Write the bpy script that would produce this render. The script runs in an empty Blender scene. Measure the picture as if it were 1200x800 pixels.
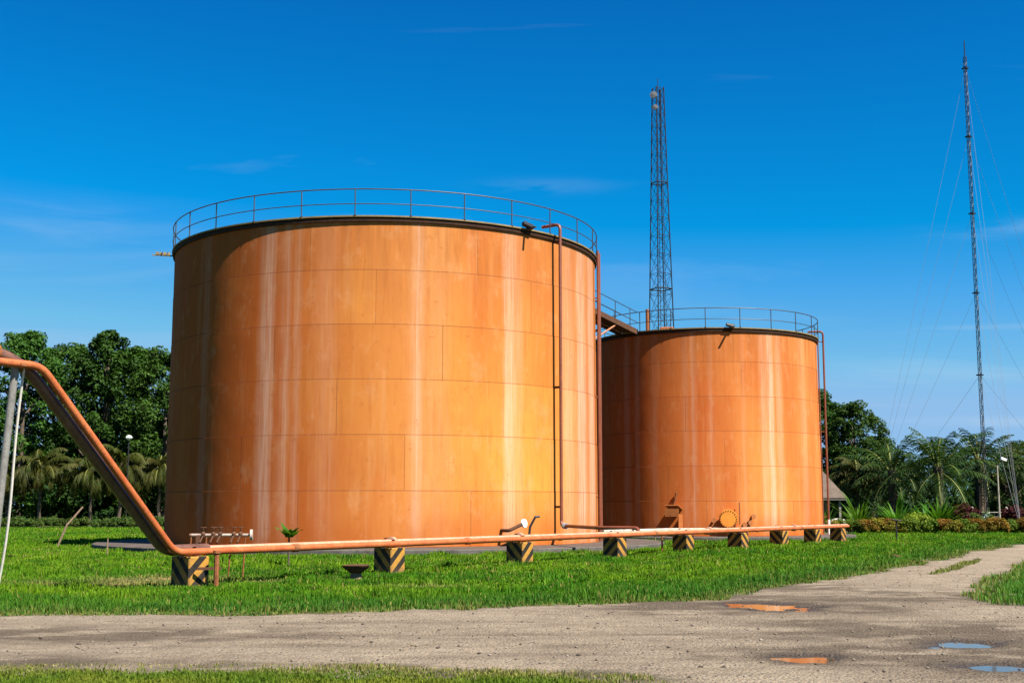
import bpy, math, random
import numpy as np
from mathutils import Vector, Matrix
R = math.radians
random.seed(7); rng = np.random.default_rng(7)
scene = bpy.context.scene
C = scene.collection

# ------------------------------------------------------------------ camera
F = 1490.0; PITCH = math.atan(195/1490); EYE = 1.7
cam_d = bpy.data.cameras.new('camera'); cam = bpy.data.objects.new('camera', cam_d); C.objects.link(cam)
cam.location = (0, 0, EYE); cam.rotation_euler = (R(90)+PITCH, 0, 0)
cam_d.sensor_width = 36; cam_d.lens = 36*F/1200; cam_d.clip_end = 6000; cam_d.clip_start = .1
scene.camera = cam

def ray(px, py):
    xc = (px-600)/F; zc = (400-py)/F
    return Vector((xc, math.cos(PITCH)-zc*math.sin(PITCH), math.sin(PITCH)+zc*math.cos(PITCH)))
def W(px, py, Y):                       # the place on the sight line at real depth Y
    d = ray(px, py); t = Y/d.y
    return Vector((d.x*t, Y, EYE+d.z*t))
def G(px, py, z=0.0):                   # where a sight line meets the ground
    d = ray(px, py); t = (z-EYE)/d.z
    return Vector((d.x*t, d.y*t, z))
def X(px, Y): return W(px, 595, Y).x
def Z(py, Y): return W(600, py, Y).z

# ------------------------------------------------------------------ mesh helpers
class MB:
    def __init__(s): s.v = []; s.f = []
    def add(s, vs, fs):
        b = len(s.v); s.v += [tuple(p) for p in vs]; s.f += [tuple(i+b for i in f) for f in fs]; return s
    def box(s, c, d, rot=None, bev=0.0):
        hx, hy, hz = d[0]/2, d[1]/2, d[2]/2
        if bev > 0:
            b = min(bev, hx*.9, hy*.9, hz*.9); P = []
            for sx in (-1, 1):
                for sy in (-1, 1):
                    for sz in (-1, 1):
                        P += [(sx*hx, sy*(hy-b), sz*(hz-b)), (sx*(hx-b), sy*hy, sz*(hz-b)), (sx*(hx-b), sy*(hy-b), sz*hz)]
            idx = lambda sx, sy, sz, k: (((sx+1)//2)*4+((sy+1)//2)*2+(sz+1)//2)*3+k
            Fs = []
            for a in (-1, 1):
                Fs.append([idx(a,-1,-1,0), idx(a,1,-1,0), idx(a,1,1,0), idx(a,-1,1,0)][::a])
                Fs.append([idx(-1,a,-1,1), idx(-1,a,1,1), idx(1,a,1,1), idx(1,a,-1,1)][::a])
                Fs.append([idx(-1,-1,a,2), idx(1,-1,a,2), idx(1,1,a,2), idx(-1,1,a,2)][::a])
                for q in (-1, 1):
                    Fs.append([idx(a,q,-1,0), idx(a,q,1,0), idx(a,q,1,1), idx(a,q,-1,1)])
                    Fs.append([idx(a,-1,q,0), idx(a,1,q,0), idx(a,1,q,2), idx(a,-1,q,2)])
                    Fs.append([idx(-1,a,q,1), idx(1,a,q,1), idx(1,a,q,2), idx(-1,a,q,2)])
                    for w in (-1, 1): Fs.append([idx(a,q,w,0), idx(a,q,w,1), idx(a,q,w,2)])
        else:
            P = [(x*hx, y*hy, z*hz) for x in (-1,1) for y in (-1,1) for z in (-1,1)]
            Fs = [(0,1,3,2),(4,6,7,5),(0,4,5,1),(2,3,7,6),(0,2,6,4),(1,5,7,3)]
        c = Vector(c); P = [Vector(p) for p in P]
        if rot is not None: P = [rot @ p for p in P]
        return s.add([p+c for p in P], Fs)
    def tube(s, pts, r, n=8, caps=True):
        pts = [Vector(p) for p in pts]; m = len(pts)
        rs = r if isinstance(r, (list, tuple)) else [r]*m
        T = []
        for i in range(m):
            a = pts[max(i-1, 0)]; b = pts[min(i+1, m-1)]
            t0 = (pts[i]-a).normalized() if i > 0 else None
            t1 = (b-pts[i]).normalized() if i < m-1 else None
            t = (t0+t1) if (t0 and t1) else (t0 or t1)
            T.append(t.normalized())
        up = Vector((0,0,1)) if abs(T[0].z) < .9 else Vector((1,0,0))
        nrm = T[0].cross(up).normalized(); vs = []; fs = []
        for i in range(m):
            nrm = (nrm - T[i]*nrm.dot(T[i])).normalized(); bi = T[i].cross(nrm)
            for k in range(n):
                a = 2*math.pi*k/n
                vs.append(pts[i]+(nrm*math.cos(a)+bi*math.sin(a))*rs[i])
        for i in range(m-1):
            for k in range(n):
                k2 = (k+1) % n
                fs.append((i*n+k, i*n+k2, (i+1)*n+k2, (i+1)*n+k))
        if caps: fs.append(tuple(range(n))[::-1]); fs.append(tuple((m-1)*n+k for k in range(n)))
        return s.add(vs, fs)
    def lathe(s, prof, n=32, a0=0, a1=2*math.pi, axis=None, loc=(0,0,0), cap=False):
        full = abs(a1-a0-2*math.pi) < 1e-6; m = n if full else n+1
        vs = []; fs = []
        for (r, z) in prof:
            for k in range(m):
                a = a0+(a1-a0)*k/n; vs.append(Vector((r*math.cos(a), r*math.sin(a), z)))
        for i in range(len(prof)-1):
            for k in range(n):
                k2 = (k+1) % m
                fs.append((i*m+k, i*m+k2, (i+1)*m+k2, (i+1)*m+k))
        if cap:
            fs.append(tuple(range(m))[::-1]); fs.append(tuple((len(prof)-1)*m+k for k in range(m)))
        if axis is not None:
            q = Vector((0,0,1)).rotation_difference(Vector(axis)); vs = [q @ v for v in vs]
        return s.add([v+Vector(loc) for v in vs], fs)
    def build(s, name, mat, parent=None, smooth=False, origin=(0,0,0), sharp=35):
        me = bpy.data.meshes.new(name); o = Vector(origin)
        me.from_pydata([Vector(v)-o for v in s.v], [], s.f); me.update()
        if mat: me.materials.append(mat)
        if smooth:
            me.polygons.foreach_set('use_smooth', [True]*len(me.polygons))
            me.set_sharp_from_angle(angle=R(sharp))
        ob = bpy.data.objects.new(name, me); C.objects.link(ob); ob.location = o
        if parent: ob.parent = parent
        return ob

def np_mesh(name, verts, faces, mat, parent=None, cols=None, loc=(0,0,0), smooth=False):
    me = bpy.data.meshes.new(name); k = faces.shape[1]
    me.vertices.add(len(verts)); me.vertices.foreach_set('co', np.ascontiguousarray(verts, dtype=np.float32).ravel())
    me.loops.add(faces.size); me.loops.foreach_set('vertex_index', np.ascontiguousarray(faces, dtype=np.int32).ravel())
    me.polygons.add(len(faces)); me.polygons.foreach_set('loop_start', np.arange(0, faces.size, k, dtype=np.int32))
    if smooth: me.polygons.foreach_set('use_smooth', np.ones(len(faces), dtype=bool))
    me.update(calc_edges=True)
    if cols is not None:
        at = me.color_attributes.new('tint', 'FLOAT_COLOR', 'POINT')
        c4 = np.ones((len(verts), 4), dtype=np.float32); c4[:, :3] = cols; at.data.foreach_set('color', c4.ravel())
    me.materials.append(mat)
    ob = bpy.data.objects.new(name, me); C.objects.link(ob); ob.location = loc
    if parent: ob.parent = parent
    return ob

def tag(o, label=None, cat=None, group=None, kind=None):
    if label: o['label'] = label
    if cat: o['category'] = cat
    if group: o['group'] = group
    if kind: o['kind'] = kind
    return o
def empty(name, loc, rz=0.0, **k):
    o = bpy.data.objects.new(name, None); C.objects.link(o); o.location = loc; o.rotation_euler = (0,0,rz)
    o.empty_display_size = .3
    return tag(o, **k)
def copy_tree(o, parent=None):
    c = o.copy(); C.objects.link(c); c.parent = parent
    for ch in list(o.children): copy_tree(ch, c)
    return c
def fillet(pts, rad, n=6):
    pts = [Vector(p) for p in pts]; out = [pts[0]]
    for i in range(1, len(pts)-1):
        a, b, c = pts[i-1], pts[i], pts[i+1]
        d0 = (a-b); d1 = (c-b); r = min(rad, d0.length*.45, d1.length*.45)
        p0 = b+d0.normalized()*r; p1 = b+d1.normalized()*r
        for k in range(n+1):
            t = k/n; out.append(p0*(1-t)**2+b*2*t*(1-t)+p1*t*t)
    out.append(pts[-1]); return out

# ------------------------------------------------------------------ noise in numpy
def vnoise(x, y, seed=0):
    xi = np.floor(x).astype(np.int64); yi = np.floor(y).astype(np.int64); xf = x-xi; yf = y-yi
    def h(a, b):
        n = (a*374761393 + b*668265263 + seed*974711) & 0xffffffff
        n = ((n ^ (n >> 13))*1274126177) & 0xffffffff
        return ((n ^ (n >> 16)) & 0xffff)/65535.0
    u = xf*xf*(3-2*xf); v = yf*yf*(3-2*yf)
    return (h(xi,yi)*(1-u)+h(xi+1,yi)*u)*(1-v)+(h(xi,yi+1)*(1-u)+h(xi+1,yi+1)*u)*v
def fbm(x, y, seed=0, o=4):
    s = 0; a = .5; t = 0
    for k in range(o): s = s+a*vnoise(x*2**k, y*2**k, seed+k); t += a; a *= .5
    return s/t
def inside(poly, x, y):
    r = np.zeros(x.shape, bool); n = len(poly)
    for i in range(n):
        x0, y0 = poly[i]; x1, y1 = poly[(i+1) % n]
        if y0 == y1: continue
        c = ((y0 > y) != (y1 > y)) & (x < (x1-x0)*(y-y0)/(y1-y0)+x0); r ^= c
    return r
def dist_poly(poly, x, y, closed=True):
    d = np.full(x.shape, 1e9); n = len(poly)
    for i in range(n if closed else n-1):
        a = np.array(poly[i]); b = np.array(poly[(i+1) % n]); ab = b-a; L = ab@ab
        if L == 0: continue
        t = np.clip(((x-a[0])*ab[0]+(y-a[1])*ab[1])/L, 0, 1)
        d = np.minimum(d, np.hypot(x-a[0]-t*ab[0], y-a[1]-t*ab[1]))
    return d

# ------------------------------------------------------------------ materials
class Mat:
    def __init__(s, name):
        s.m = bpy.data.materials.new(name); s.m.use_nodes = True; s.nt = s.m.node_tree
        s.b = s.nt.nodes['Principled BSDF']; s.out = s.nt.nodes['Material Output']
    def n(s, t, **k):
        nd = s.nt.nodes.new(t)
        for a, v in k.items(): setattr(nd, a, v)
        return nd
    def put(s, sock, v):
        if hasattr(v, 'is_output'): s.nt.links.new(v, sock)
        elif isinstance(v, (tuple, list)) and len(v) == 3 and sock.type == 'RGBA': sock.default_value = (*v, 1)
        else: sock.default_value = v
    def obj(s): return s.n('ShaderNodeTexCoord').outputs['Object']
    def pos(s): return s.n('ShaderNodeNewGeometry').outputs['Position']
    def rand(s): return s.n('ShaderNodeObjectInfo').outputs['Random']
    def attr(s, nm='tint'): return s.n('ShaderNodeAttribute', attribute_name=nm).outputs['Color']
    def noise(s, vec, scale, detail=4, rough=.55, dist=0):
        nd = s.n('ShaderNodeTexNoise'); s.put(nd.inputs['Vector'], vec)
        nd.inputs['Scale'].default_value = scale; nd.inputs['Detail'].default_value = detail
        nd.inputs['Roughness'].default_value = rough; nd.inputs['Distortion'].default_value = dist
        return nd.outputs['Fac']
    def voro(s, vec, scale, out='Distance', feat='F1'):
        nd = s.n('ShaderNodeTexVoronoi', feature=feat); s.put(nd.inputs['Vector'], vec); nd.inputs['Scale'].default_value = scale
        return nd.outputs[out]
    def ramp(s, fac, stops, interp='LINEAR'):
        nd = s.n('ShaderNodeValToRGB'); e = nd.color_ramp.elements; nd.color_ramp.interpolation = interp
        while len(e) > 1: e.remove(e[0])
        for i, (p, c) in enumerate(stops):
            el = e[0] if i == 0 else e.new(p)
            el.position = p; el.color = (c, c, c, 1) if not isinstance(c, tuple) else (*c, 1)
        s.put(nd.inputs['Fac'], fac); return nd.outputs['Color']
    def mix(s, f, a, b, blend='MIX'):
        nd = s.n('ShaderNodeMix', data_type='RGBA', blend_type=blend, clamp_factor=True)
        s.put(nd.inputs[0], f); s.put(nd.inputs[6], a); s.put(nd.inputs[7], b); return nd.outputs[2]
    def math(s, op, a, b=None, c=None, clamp=False):
        nd = s.n('ShaderNodeMath', operation=op, use_clamp=clamp); s.put(nd.inputs[0], a)
        if b is not None: s.put(nd.inputs[1], b)
        if c is not None: s.put(nd.inputs[2], c)
        return nd.outputs[0]
    def sep(s, v):
        nd = s.n('ShaderNodeSeparateXYZ'); s.put(nd.inputs[0], v); return nd.outputs
    def comb(s, x, y, z):
        nd = s.n('ShaderNodeCombineXYZ')
        for i, v in enumerate((x, y, z)): s.put(nd.inputs[i], v)
        return nd.outputs[0]
    def scale(s, v, k):
        nd = s.n('ShaderNodeVectorMath', operation='MULTIPLY'); s.put(nd.inputs[0], v); nd.inputs[1].default_value = k; return nd.outputs[0]
    def bump(s, h, strength=.3, dist=.02):
        nd = s.n('ShaderNodeBump'); s.put(nd.inputs['Height'], h); nd.inputs['Strength'].default_value = strength
        nd.inputs['Distance'].default_value = dist; s.nt.links.new(nd.outputs[0], s.b.inputs['Normal'])
    def set(s, col=None, rough=None, metal=None, spec=None):
        if col is not None: s.put(s.b.inputs['Base Color'], col)
        if rough is not None: s.put(s.b.inputs['Roughness'], rough)
        if metal is not None: s.put(s.b.inputs['Metallic'], metal)
        if spec is not None: s.put(s.b.inputs['Specular IOR Level'], spec)
        return s

def worn(name, a, b, scale=3, rough=.6, metal=0, spec=.4, bump=.15, dark=None):
    m = Mat(name); p = m.obj()
    n1 = m.noise(p, scale, 6, .65); n2 = m.noise(p, scale*7, 3, .6)
    c = m.mix(m.ramp(n1, [(.35, 0.), (.65, 1.)]), a, b)
    c = m.mix(m.ramp(n2, [(.5, 0.), (.72, .7)]), c, dark or tuple(x*.45 for x in a))
    m.set(c, rough, metal, spec)
    if bump: m.bump(n2, bump, .01)
    return m.m

def tank_mat(name, H, nplate, nc, streaks, seed, base, yspot):
    m = Mat(name); x, y, z = m.sep(m.obj())[:3]
    ang = m.math('ARCTAN2', x, m.math('MULTIPLY', y, -1.0))
    f = m.math('MULTIPLY_ADD', ang, 1/(2*math.pi), .5)
    ch = H/nc
    ci = m.math('FLOOR', m.math('DIVIDE', z, ch))
    off = m.math('FRACT', m.math('MULTIPLY', ci, .382+seed*.01))
    pu = m.math('ADD', m.math('MULTIPLY', f, float(nplate)), off)
    pi_ = m.math('FLOOR', pu)
    wn = m.n('ShaderNodeTexWhiteNoise', noise_dimensions='2D'); m.put(wn.inputs['Vector'], m.comb(pi_, ci, 0.0)); wn = wn.outputs['Value']
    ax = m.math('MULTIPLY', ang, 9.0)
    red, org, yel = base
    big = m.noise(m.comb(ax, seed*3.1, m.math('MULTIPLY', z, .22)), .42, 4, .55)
    lit_tone = m.ramp(f, [(.5+yspot[4]/360, 0.), (.5+yspot[5]/360, 1.)])  # redder on the flank away from the sun: shading put into the paint colour
    c = m.mix(m.math('MULTIPLY', m.ramp(big, [(.30, .25), (.58, 1.)]), lit_tone), red, org)
    med = m.noise(m.comb(m.math('MULTIPLY', ax, 1.0), seed*5.7, m.math('MULTIPLY', z, .5)), .28, 5, .6, .4)
    c = m.mix(m.ramp(med, [(.50, 0.), (.74, .30)]), c, yel)
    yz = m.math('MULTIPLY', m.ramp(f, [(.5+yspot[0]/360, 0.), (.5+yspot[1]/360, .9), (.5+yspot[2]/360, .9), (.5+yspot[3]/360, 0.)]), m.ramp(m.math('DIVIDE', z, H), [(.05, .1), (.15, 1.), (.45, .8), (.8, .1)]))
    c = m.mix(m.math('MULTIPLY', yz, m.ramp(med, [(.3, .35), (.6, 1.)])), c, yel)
    c = m.mix(m.math('MULTIPLY', wn, .30), c, tuple(v*.72 for v in red))
    # fine run marks
    fine = m.noise(m.comb(m.math('MULTIPLY', ang, 34.0), seed*2.0, m.math('MULTIPLY', z, .35)), 1.6, 6, .7)
    c = m.mix(m.ramp(fine, [(.52, 0.), (.74, .35)]), c, tuple(v*.62 for v in red))
    fine2 = m.noise(m.comb(m.math('MULTIPLY', ang, 22.0), 7+seed*2.0, m.math('MULTIPLY', z, .12)), 1.1, 5, .65)
    c = m.mix(m.ramp(fine2, [(.54, 0.), (.76, .28)]), c, (.50, .26, .12))
    # blotches of dull old paint, soft
    bl = m.noise(m.comb(ax, 3+seed, z), .55, 6, .65, .6)
    c = m.mix(m.ramp(bl, [(.52, 0.), (.74, .25)]), c, tuple(v*.66 for v in org))
    # washed-out pale runs at known places round the shell
    wob = m.math('MULTIPLY', m.math('SUBTRACT', m.noise(m.comb(m.math('MULTIPLY', ang, 3.0), 0.0, z), .55, 3), .5), .006)
    fw = m.math('ADD', f, wob); sm = None; ss = sorted(streaks)
    for i0 in range(0, len(ss), 7):
        st2 = []; last = -1
        for (deg, w, s_) in ss[i0:i0+7]:
            for (d, v) in ((deg-w, 0.0), (deg-w*.35, s_*.8), (deg+w*.3, s_), (deg+w, 0.0)):
                p_ = max((d/360)+.5, last+.0004); last = p_; st2.append((p_, v))
        rr_ = m.ramp(fw, st2); sm = rr_ if sm is None else m.math('MAXIMUM', sm, rr_)
    brk = m.noise(m.comb(m.math('MULTIPLY', ang, 110.0), 1.0, m.math('MULTIPLY', z, .28)), 1.0, 5, .65)
    sm = m.math('MULTIPLY', sm, m.ramp(brk, [(.30, .15), (.58, 1.)]))
    c = m.mix(sm, c, (.50, .345, .25))
    # rust bleeding down from the kerb angle, and splash rust round the foot
    top = m.math('MULTIPLY', m.ramp(m.math('DIVIDE', z, H), [(.62, 0.), (1., .75)]), m.ramp(m.noise(m.comb(m.math('MULTIPLY', ang, 26.0), 4.0, m.math('MULTIPLY', z, .25)), 1.0, 5, .65), [(.35, .15), (.68, 1.)]))
    c = m.mix(top, c, (.20, .065, .018))
    foot = m.math('MULTIPLY', m.ramp(m.math('DIVIDE', z, H), [(.0, .95), (.03, .5), (.11, 0.)]), m.ramp(m.noise(m.comb(ax, 9.0, z), .8, 5), [(.3, .2), (.62, 1.)]))
    c = m.mix(foot, c, (.28, .07, .012))
    # weld seams: rings and staggered uprights, thin
    dz = m.math('ABSOLUTE', m.math('SUBTRACT', m.math('FRACT', m.math('DIVIDE', z, ch)), .5))
    hz = m.math('GREATER_THAN', dz, .5-.012/ch*1.6)
    du = m.math('ABSOLUTE', m.math('SUBTRACT', m.math('FRACT', pu), .5))
    vz = m.math('MULTIPLY', m.math('GREATER_THAN', du, .4978), m.ramp(wn, [(.15, .25), (.6, .9)]))
    c = m.mix(m.math('MULTIPLY', hz, .55), c, (.10, .035, .015))
    c = m.mix(m.math('MULTIPLY', vz, .8), c, (.12, .04, .015))
    spot = m.noise(m.comb(ax, 5+seed*1.0, z), 2.6, 7, .75)
    c = m.mix(m.ramp(spot, [(.60, 0.), (.74, .6)]), c, (.20, .055, .016))
    chalk = m.noise(m.comb(ax, 15+seed*1.0, m.math('MULTIPLY', z, .6)), 1.3, 7, .72)
    c = m.mix(m.ramp(chalk, [(.54, 0.), (.74, .35)]), c, (.46, .25, .125))
    m.set(c, m.ramp(bl, [(.3, .78), (.7, .9)]), 0, .06)
    dent = m.noise(m.comb(ax, seed, m.math('MULTIPLY', z, 1.0)), .45, 2, .5)
    m.bump(m.math('ADD', m.math('MULTIPLY', dent, 1.0), m.math('MULTIPLY', fine, .02)), .35, .07)
    return m.m

def leaf_mat(name, a, b, trans=.28, dark=None, rough=.5, sc=.6):
    m = Mat(name); p = m.obj()
    n1 = m.noise(p, sc, 3, .6); n2 = m.noise(p, sc*9, 2, .5)
    c = m.mix(m.ramp(n1, [(.32, 0.), (.68, 1.)]), a, b)
    c = m.mix(m.ramp(n2, [(.35, .7), (.6, 0.)]), c, dark or tuple(v*.55 for v in a))
    hs = m.n('ShaderNodeHueSaturation'); hs.inputs['Saturation'].default_value = 1.0
    m.put(hs.inputs['Hue'], m.math('MULTIPLY_ADD', m.rand(), .03, .485)); m.put(hs.inputs['Value'], m.math('MULTIPLY_ADD', m.rand(), .35, .82))
    m.put(hs.inputs['Color'], c); c = hs.outputs[0]
    m.set(c, rough+.1, 0, .10)
    tr = m.n('ShaderNodeBsdfTranslucent'); m.put(tr.inputs['Color'], m.mix(1.0, c, (1.25, 1.3, .5), 'MULTIPLY'))
    mx = m.n('ShaderNodeMixShader'); mx.inputs[0].default_value = trans
    m.nt.links.new(m.b.outputs[0], mx.inputs[1]); m.nt.links.new(tr.outputs[0], mx.inputs[2]); m.nt.links.new(mx.outputs[0], m.out.inputs['Surface'])
    return m.m

def tint_mat(name, rough=.6, trans=.3):
    m = Mat(name); c = m.attr(); m.set(c, rough, 0, .08)
    tr = m.n('ShaderNodeBsdfTranslucent'); m.put(tr.inputs['Color'], m.mix(1.0, c, (1.2, 1.25, .5), 'MULTIPLY'))
    mx = m.n('ShaderNodeMixShader'); mx.inputs[0].default_value = trans
    m.nt.links.new(m.b.outputs[0], mx.inputs[1]); m.nt.links.new(tr.outputs[0], mx.inputs[2]); m.nt.links.new(mx.outputs[0], m.out.inputs['Surface'])
    return m.m

def stripe_mat(name, sgn):
    m = Mat(name); p = m.obj(); x, y, z = m.sep(p)[:3]
    c_ = m.math('ADD', z, m.math('MULTIPLY', m.math('ADD', x, y), -float(sgn)))
    c_ = m.math('ADD', c_, m.math('MULTIPLY', m.math('SUBTRACT', m.noise(p, 5, 3), .5), .03))
    fr = m.math('FRACT', m.math('DIVIDE', c_, .40))
    st = m.ramp(fr, [(.0, 0.), (.47, 0.), (.50, 1.), (.97, 1.), (1., 0.)])
    n1 = m.noise(p, 6, 6, .7); n2 = m.noise(p, 22, 4, .7)
    yel = m.mix(m.ramp(n1, [(.35, 0.), (.65, 1.)]), (.34,.165,.018), (.22,.115,.026))
    blk = m.mix(m.ramp(n1, [(.4, 0.), (.7, 1.)]), (.008, .007, .006), (.022, .017, .012))
    c = m.mix(st, blk, yel)
    c = m.mix(m.ramp(n2, [(.60, 0.), (.74, .7)]), c, (.10, .065, .035))
    gr = m.math('MULTIPLY', m.ramp(z, [(.0, .8), (.22, 0.)]), m.ramp(n1, [(.3, .3), (.6, 1.)]))
    c = m.mix(gr, c, (.07, .05, .03))
    m.set(c, .8, 0, .25); m.bump(n2, .4, .012); return m.m

M = {}
M['tower_steel'] = worn('tower_steel', (.004,.006,.010), (.010,.010,.011), 2, .55, .1)
M['dish'] = worn('dish_grey', (.10,.105,.11), (.14,.145,.15), 6, .6)
M['manhole'] = worn('manhole_paint', (.50,.19,.022), (.44,.15,.020), 5, .55, 0, .2, .1, dark=(.36,.11,.02))
M['steel_dark'] = worn('dark_steel', (.022,.028,.036), (.05,.05,.055), 4, .5, .2)
M['rim'] = worn('rim_rust', (.024,.012,.007), (.045,.019,.010), 3, .8, 0, .15)
M['rim_top'] = worn('rim_ochre', (.19,.135,.042), (.12,.08,.03), 2.5, .7)
M['pipe_orange'] = worn('orange_pipe_paint', (.27,.060,.014), (.36,.105,.032), 2.4, .55, 0, .35, .15, dark=(.13,.04,.018))
M['pipe_pale'] = worn('faded_pipe_paint', (.38,.17,.10), (.44,.25,.17), 2.2, .5, 0, .45, .15, dark=(.20,.07,.03))
M['pipe_brown'] = worn('brown_pipe_paint', (.075,.032,.020), (.13,.062,.042), 2.0, .4, 0, .5, .15, dark=(.03,.015,.01))
M['pipe_white'] = worn('flaking_white_pipe', (.42,.38,.33), (.25,.19,.14), 5, .6, 0, .4, .3, dark=(.16,.08,.04))
M['manifold'] = worn('flaking_manifold', (.34,.30,.26), (.16,.08,.05), 7, .7, 0, .3, .3, dark=(.08,.035,.02))
M['rust'] = worn('rusty_iron', (.13,.045,.018), (.22,.085,.03), 6, .85, 0, .2, .4)
M['rust_dark'] = worn('dark_rust', (.05,.024,.014), (.09,.04,.02), 6, .85, 0, .2, .4)
M['tank_red'] = worn('tank_trim_paint', (.25,.075,.018), (.32,.11,.028), 2, .55)
M['riser'] = worn('riser_paint', (.17,.045,.018), (.12,.03,.013), 2, .5, 0, .45)
M['grey_pole'] = worn('weathered_grey_pole', (.12,.117,.108), (.18,.175,.165), 3, .7)
M['rope'] = worn('pale_rope', (.50,.47,.41), (.58,.55,.5), 12, .9)
M['black'] = worn('black_metal', (.010,.010,.011), (.02,.02,.02), 8, .5)
M['white'] = worn('white_enamel', (.74,.74,.72), (.6,.6,.58), 8, .45)
M['galv'] = worn('galvanised', (.22,.23,.24), (.3,.3,.3), 8, .5, .4)
M['concrete'] = worn('old_concrete', (.05,.046,.040), (.095,.088,.078), 1.2, .9, 0, .2, .5, dark=(.03,.027,.024))
M['concrete_red'] = worn('pad_concrete_top', (.055,.042,.036), (.085,.068,.058), .9, .9, 0, .2, .4, dark=(.035,.022,.017))
M['stripeA'] = stripe_mat('hazard_stripes_down', 1); M['stripeB'] = stripe_mat('hazard_stripes_up', -1)
M['wood'] = worn('weathered_wood', (.13,.085,.05), (.20,.14,.09), 9, .9)
M['bark'] = worn('bark', (.055,.042,.03), (.10,.08,.06), 4, .95, 0, .1, .6)
M['bark_pale'] = worn('pale_bark', (.24,.21,.17), (.33,.30,.25), 4, .9, 0, .1, .4)
M['roofing'] = worn('pavilion_roofing', (.075,.056,.044), (.11,.085,.066), 2, .9, 0, .2, .4)
M['plaster'] = worn('pavilion_plaster', (.14,.125,.105), (.2,.18,.155), 2, .9)
M['rock'] = worn('pale_rock', (.30,.27,.23), (.40,.37,.33), 3, .95, 0, .2, .6)
M['sign'] = worn('pale_blue_sign', (.30,.42,.46), (.38,.48,.50), 4, .5, bump=0)
M['leaf_dark'] = leaf_mat('broad_leaf_dark', (.015,.044,.007), (.034,.088,.010), .20)
M['leaf_mid'] = leaf_mat('broad_leaf_mid', (.020,.056,.008), (.048,.108,.013), .22)
M['leaf_olive'] = leaf_mat('broad_leaf_olive', (.060,.085,.022), (.105,.125,.035), .25)
M['leaf_deep'] = leaf_mat('undergrowth_leaf', (.010,.030,.007), (.022,.055,.011), .15)
M['palm'] = leaf_mat('palm_leaf', (.012,.034,.007), (.036,.068,.009), .2, rough=.5)
M['palm_far'] = leaf_mat('palm_leaf_blue', (.010,.030,.008), (.024,.054,.011), .18, rough=.5)
M['palm_y'] = leaf_mat('palm_leaf_drooping', (.017,.034,.004), (.048,.048,.007), .25, dark=(.028,.019,.006))
M['rachis'] = worn('frond_stalk', (.14,.15,.035), (.10,.11,.03), 3, .6, 0, .15, 0)
M['lily'] = leaf_mat('strap_leaf', (.034,.110,.010), (.080,.17,.016), .3, rough=.35)
M['croton_r'] = leaf_mat('croton_red', (.20,.060,.010), (.13,.12,.016), .28, dark=(.05,.06,.01), sc=1.6)
M['croton_o'] = leaf_mat('croton_ochre', (.22,.15,.018), (.10,.135,.016), .28, dark=(.06,.07,.01), sc=1.6)
M['croton_g'] = leaf_mat('croton_green', (.055,.105,.010), (.10,.14,.014), .28, sc=1.6)
M['lime'] = leaf_mat('lime_shrub', (.13,.19,.020), (.19,.24,.025), .3, sc=1.6)
M['ti_red'] = leaf_mat('dark_red_shrub', (.065,.012,.014), (.035,.012,.010), .25, sc=1.6)
M['hedge'] = leaf_mat('hedge_leaf', (.045,.085,.016), (.075,.11,.02), .25, sc=1.6)
M['blade'] = tint_mat('grass_blade', .6, .32)

# ------------------------------------------------------------------ sun and sky
SUN_EL, SUN_AZ = 52.0, 131.5            # azimuth clockwise from +Y
world = bpy.data.worlds.new('World'); scene.world = world; world.use_nodes = True
wt = world.node_tree; bg = wt.nodes['Background']
sky = wt.nodes.new('ShaderNodeTexSky'); sky.sky_type = 'NISHITA'; sky.sun_disc = False
sky.sun_elevation = R(SUN_EL); sky.sun_rotation = R(SUN_AZ); sky.altitude = 0; sky.air_density = 1.0; sky.dust_density = .35; sky.ozone_density = 2.2
# the deep polarised blue of the photograph: the sky colour graded per channel
def wv(op, a, b):
    nd = wt.nodes.new('ShaderNodeVectorMath'); nd.operation = op; wt.links.new(a, nd.inputs[0]); nd.inputs[1].default_value = b; return nd.outputs[0]
SKY_K = 1/(.05*2**1.6)
graded = wv('SUBTRACT', sky.outputs[0], (2.15, .95, .75)); graded = wv('MULTIPLY', graded, (.13, .125, .17))
graded = wv('MAXIMUM', graded, (.002, .055, .20)); graded = wv('MINIMUM', graded, (.28, .52, .83)); graded = wv('MULTIPLY', graded, (SKY_K,)*3)
# thin high cloud wisps, laid out by direction in the sky
tc = wt.nodes.new('ShaderNodeTexCoord'); sp = wt.nodes.new('ShaderNodeSeparateXYZ'); wt.links.new(tc.outputs['Generated'], sp.inputs[0])
def wm(op, a, b=None, clamp=False):
    nd = wt.nodes.new('ShaderNodeMath'); nd.operation = op; nd.use_clamp = clamp
    for i, v in enumerate((a, b)):
        if v is None: continue
        if hasattr(v, 'is_output'): wt.links.new(v, nd.inputs[i])
        else: nd.inputs[i].default_value = v
    return nd.outputs[0]
zc_ = wm('MAXIMUM', sp.outputs[2], .02)
cx = wm('DIVIDE', sp.outputs[0], wm('ADD', zc_, .12)); cy = wm('DIVIDE', sp.outputs[1], wm('ADD', zc_, .12))
cb = wt.nodes.new('ShaderNodeCombineXYZ'); wt.links.new(wm('MULTIPLY', cx, .55), cb.inputs[0]); wt.links.new(wm('MULTIPLY', cy, 1.5), cb.inputs[1])
nz = wt.nodes.new('ShaderNodeTexNoise'); wt.links.new(cb.outputs[0], nz.inputs['Vector']); nz.inputs['Scale'].default_value = .9; nz.inputs['Detail'].default_value = 7; nz.inputs['Distortion'].default_value = .8
cr = wt.nodes.new('ShaderNodeValToRGB'); cr.color_ramp.elements[0].position = .56; cr.color_ramp.elements[1].position = .86
wt.links.new(nz.outputs['Fac'], cr.inputs[0])
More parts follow.
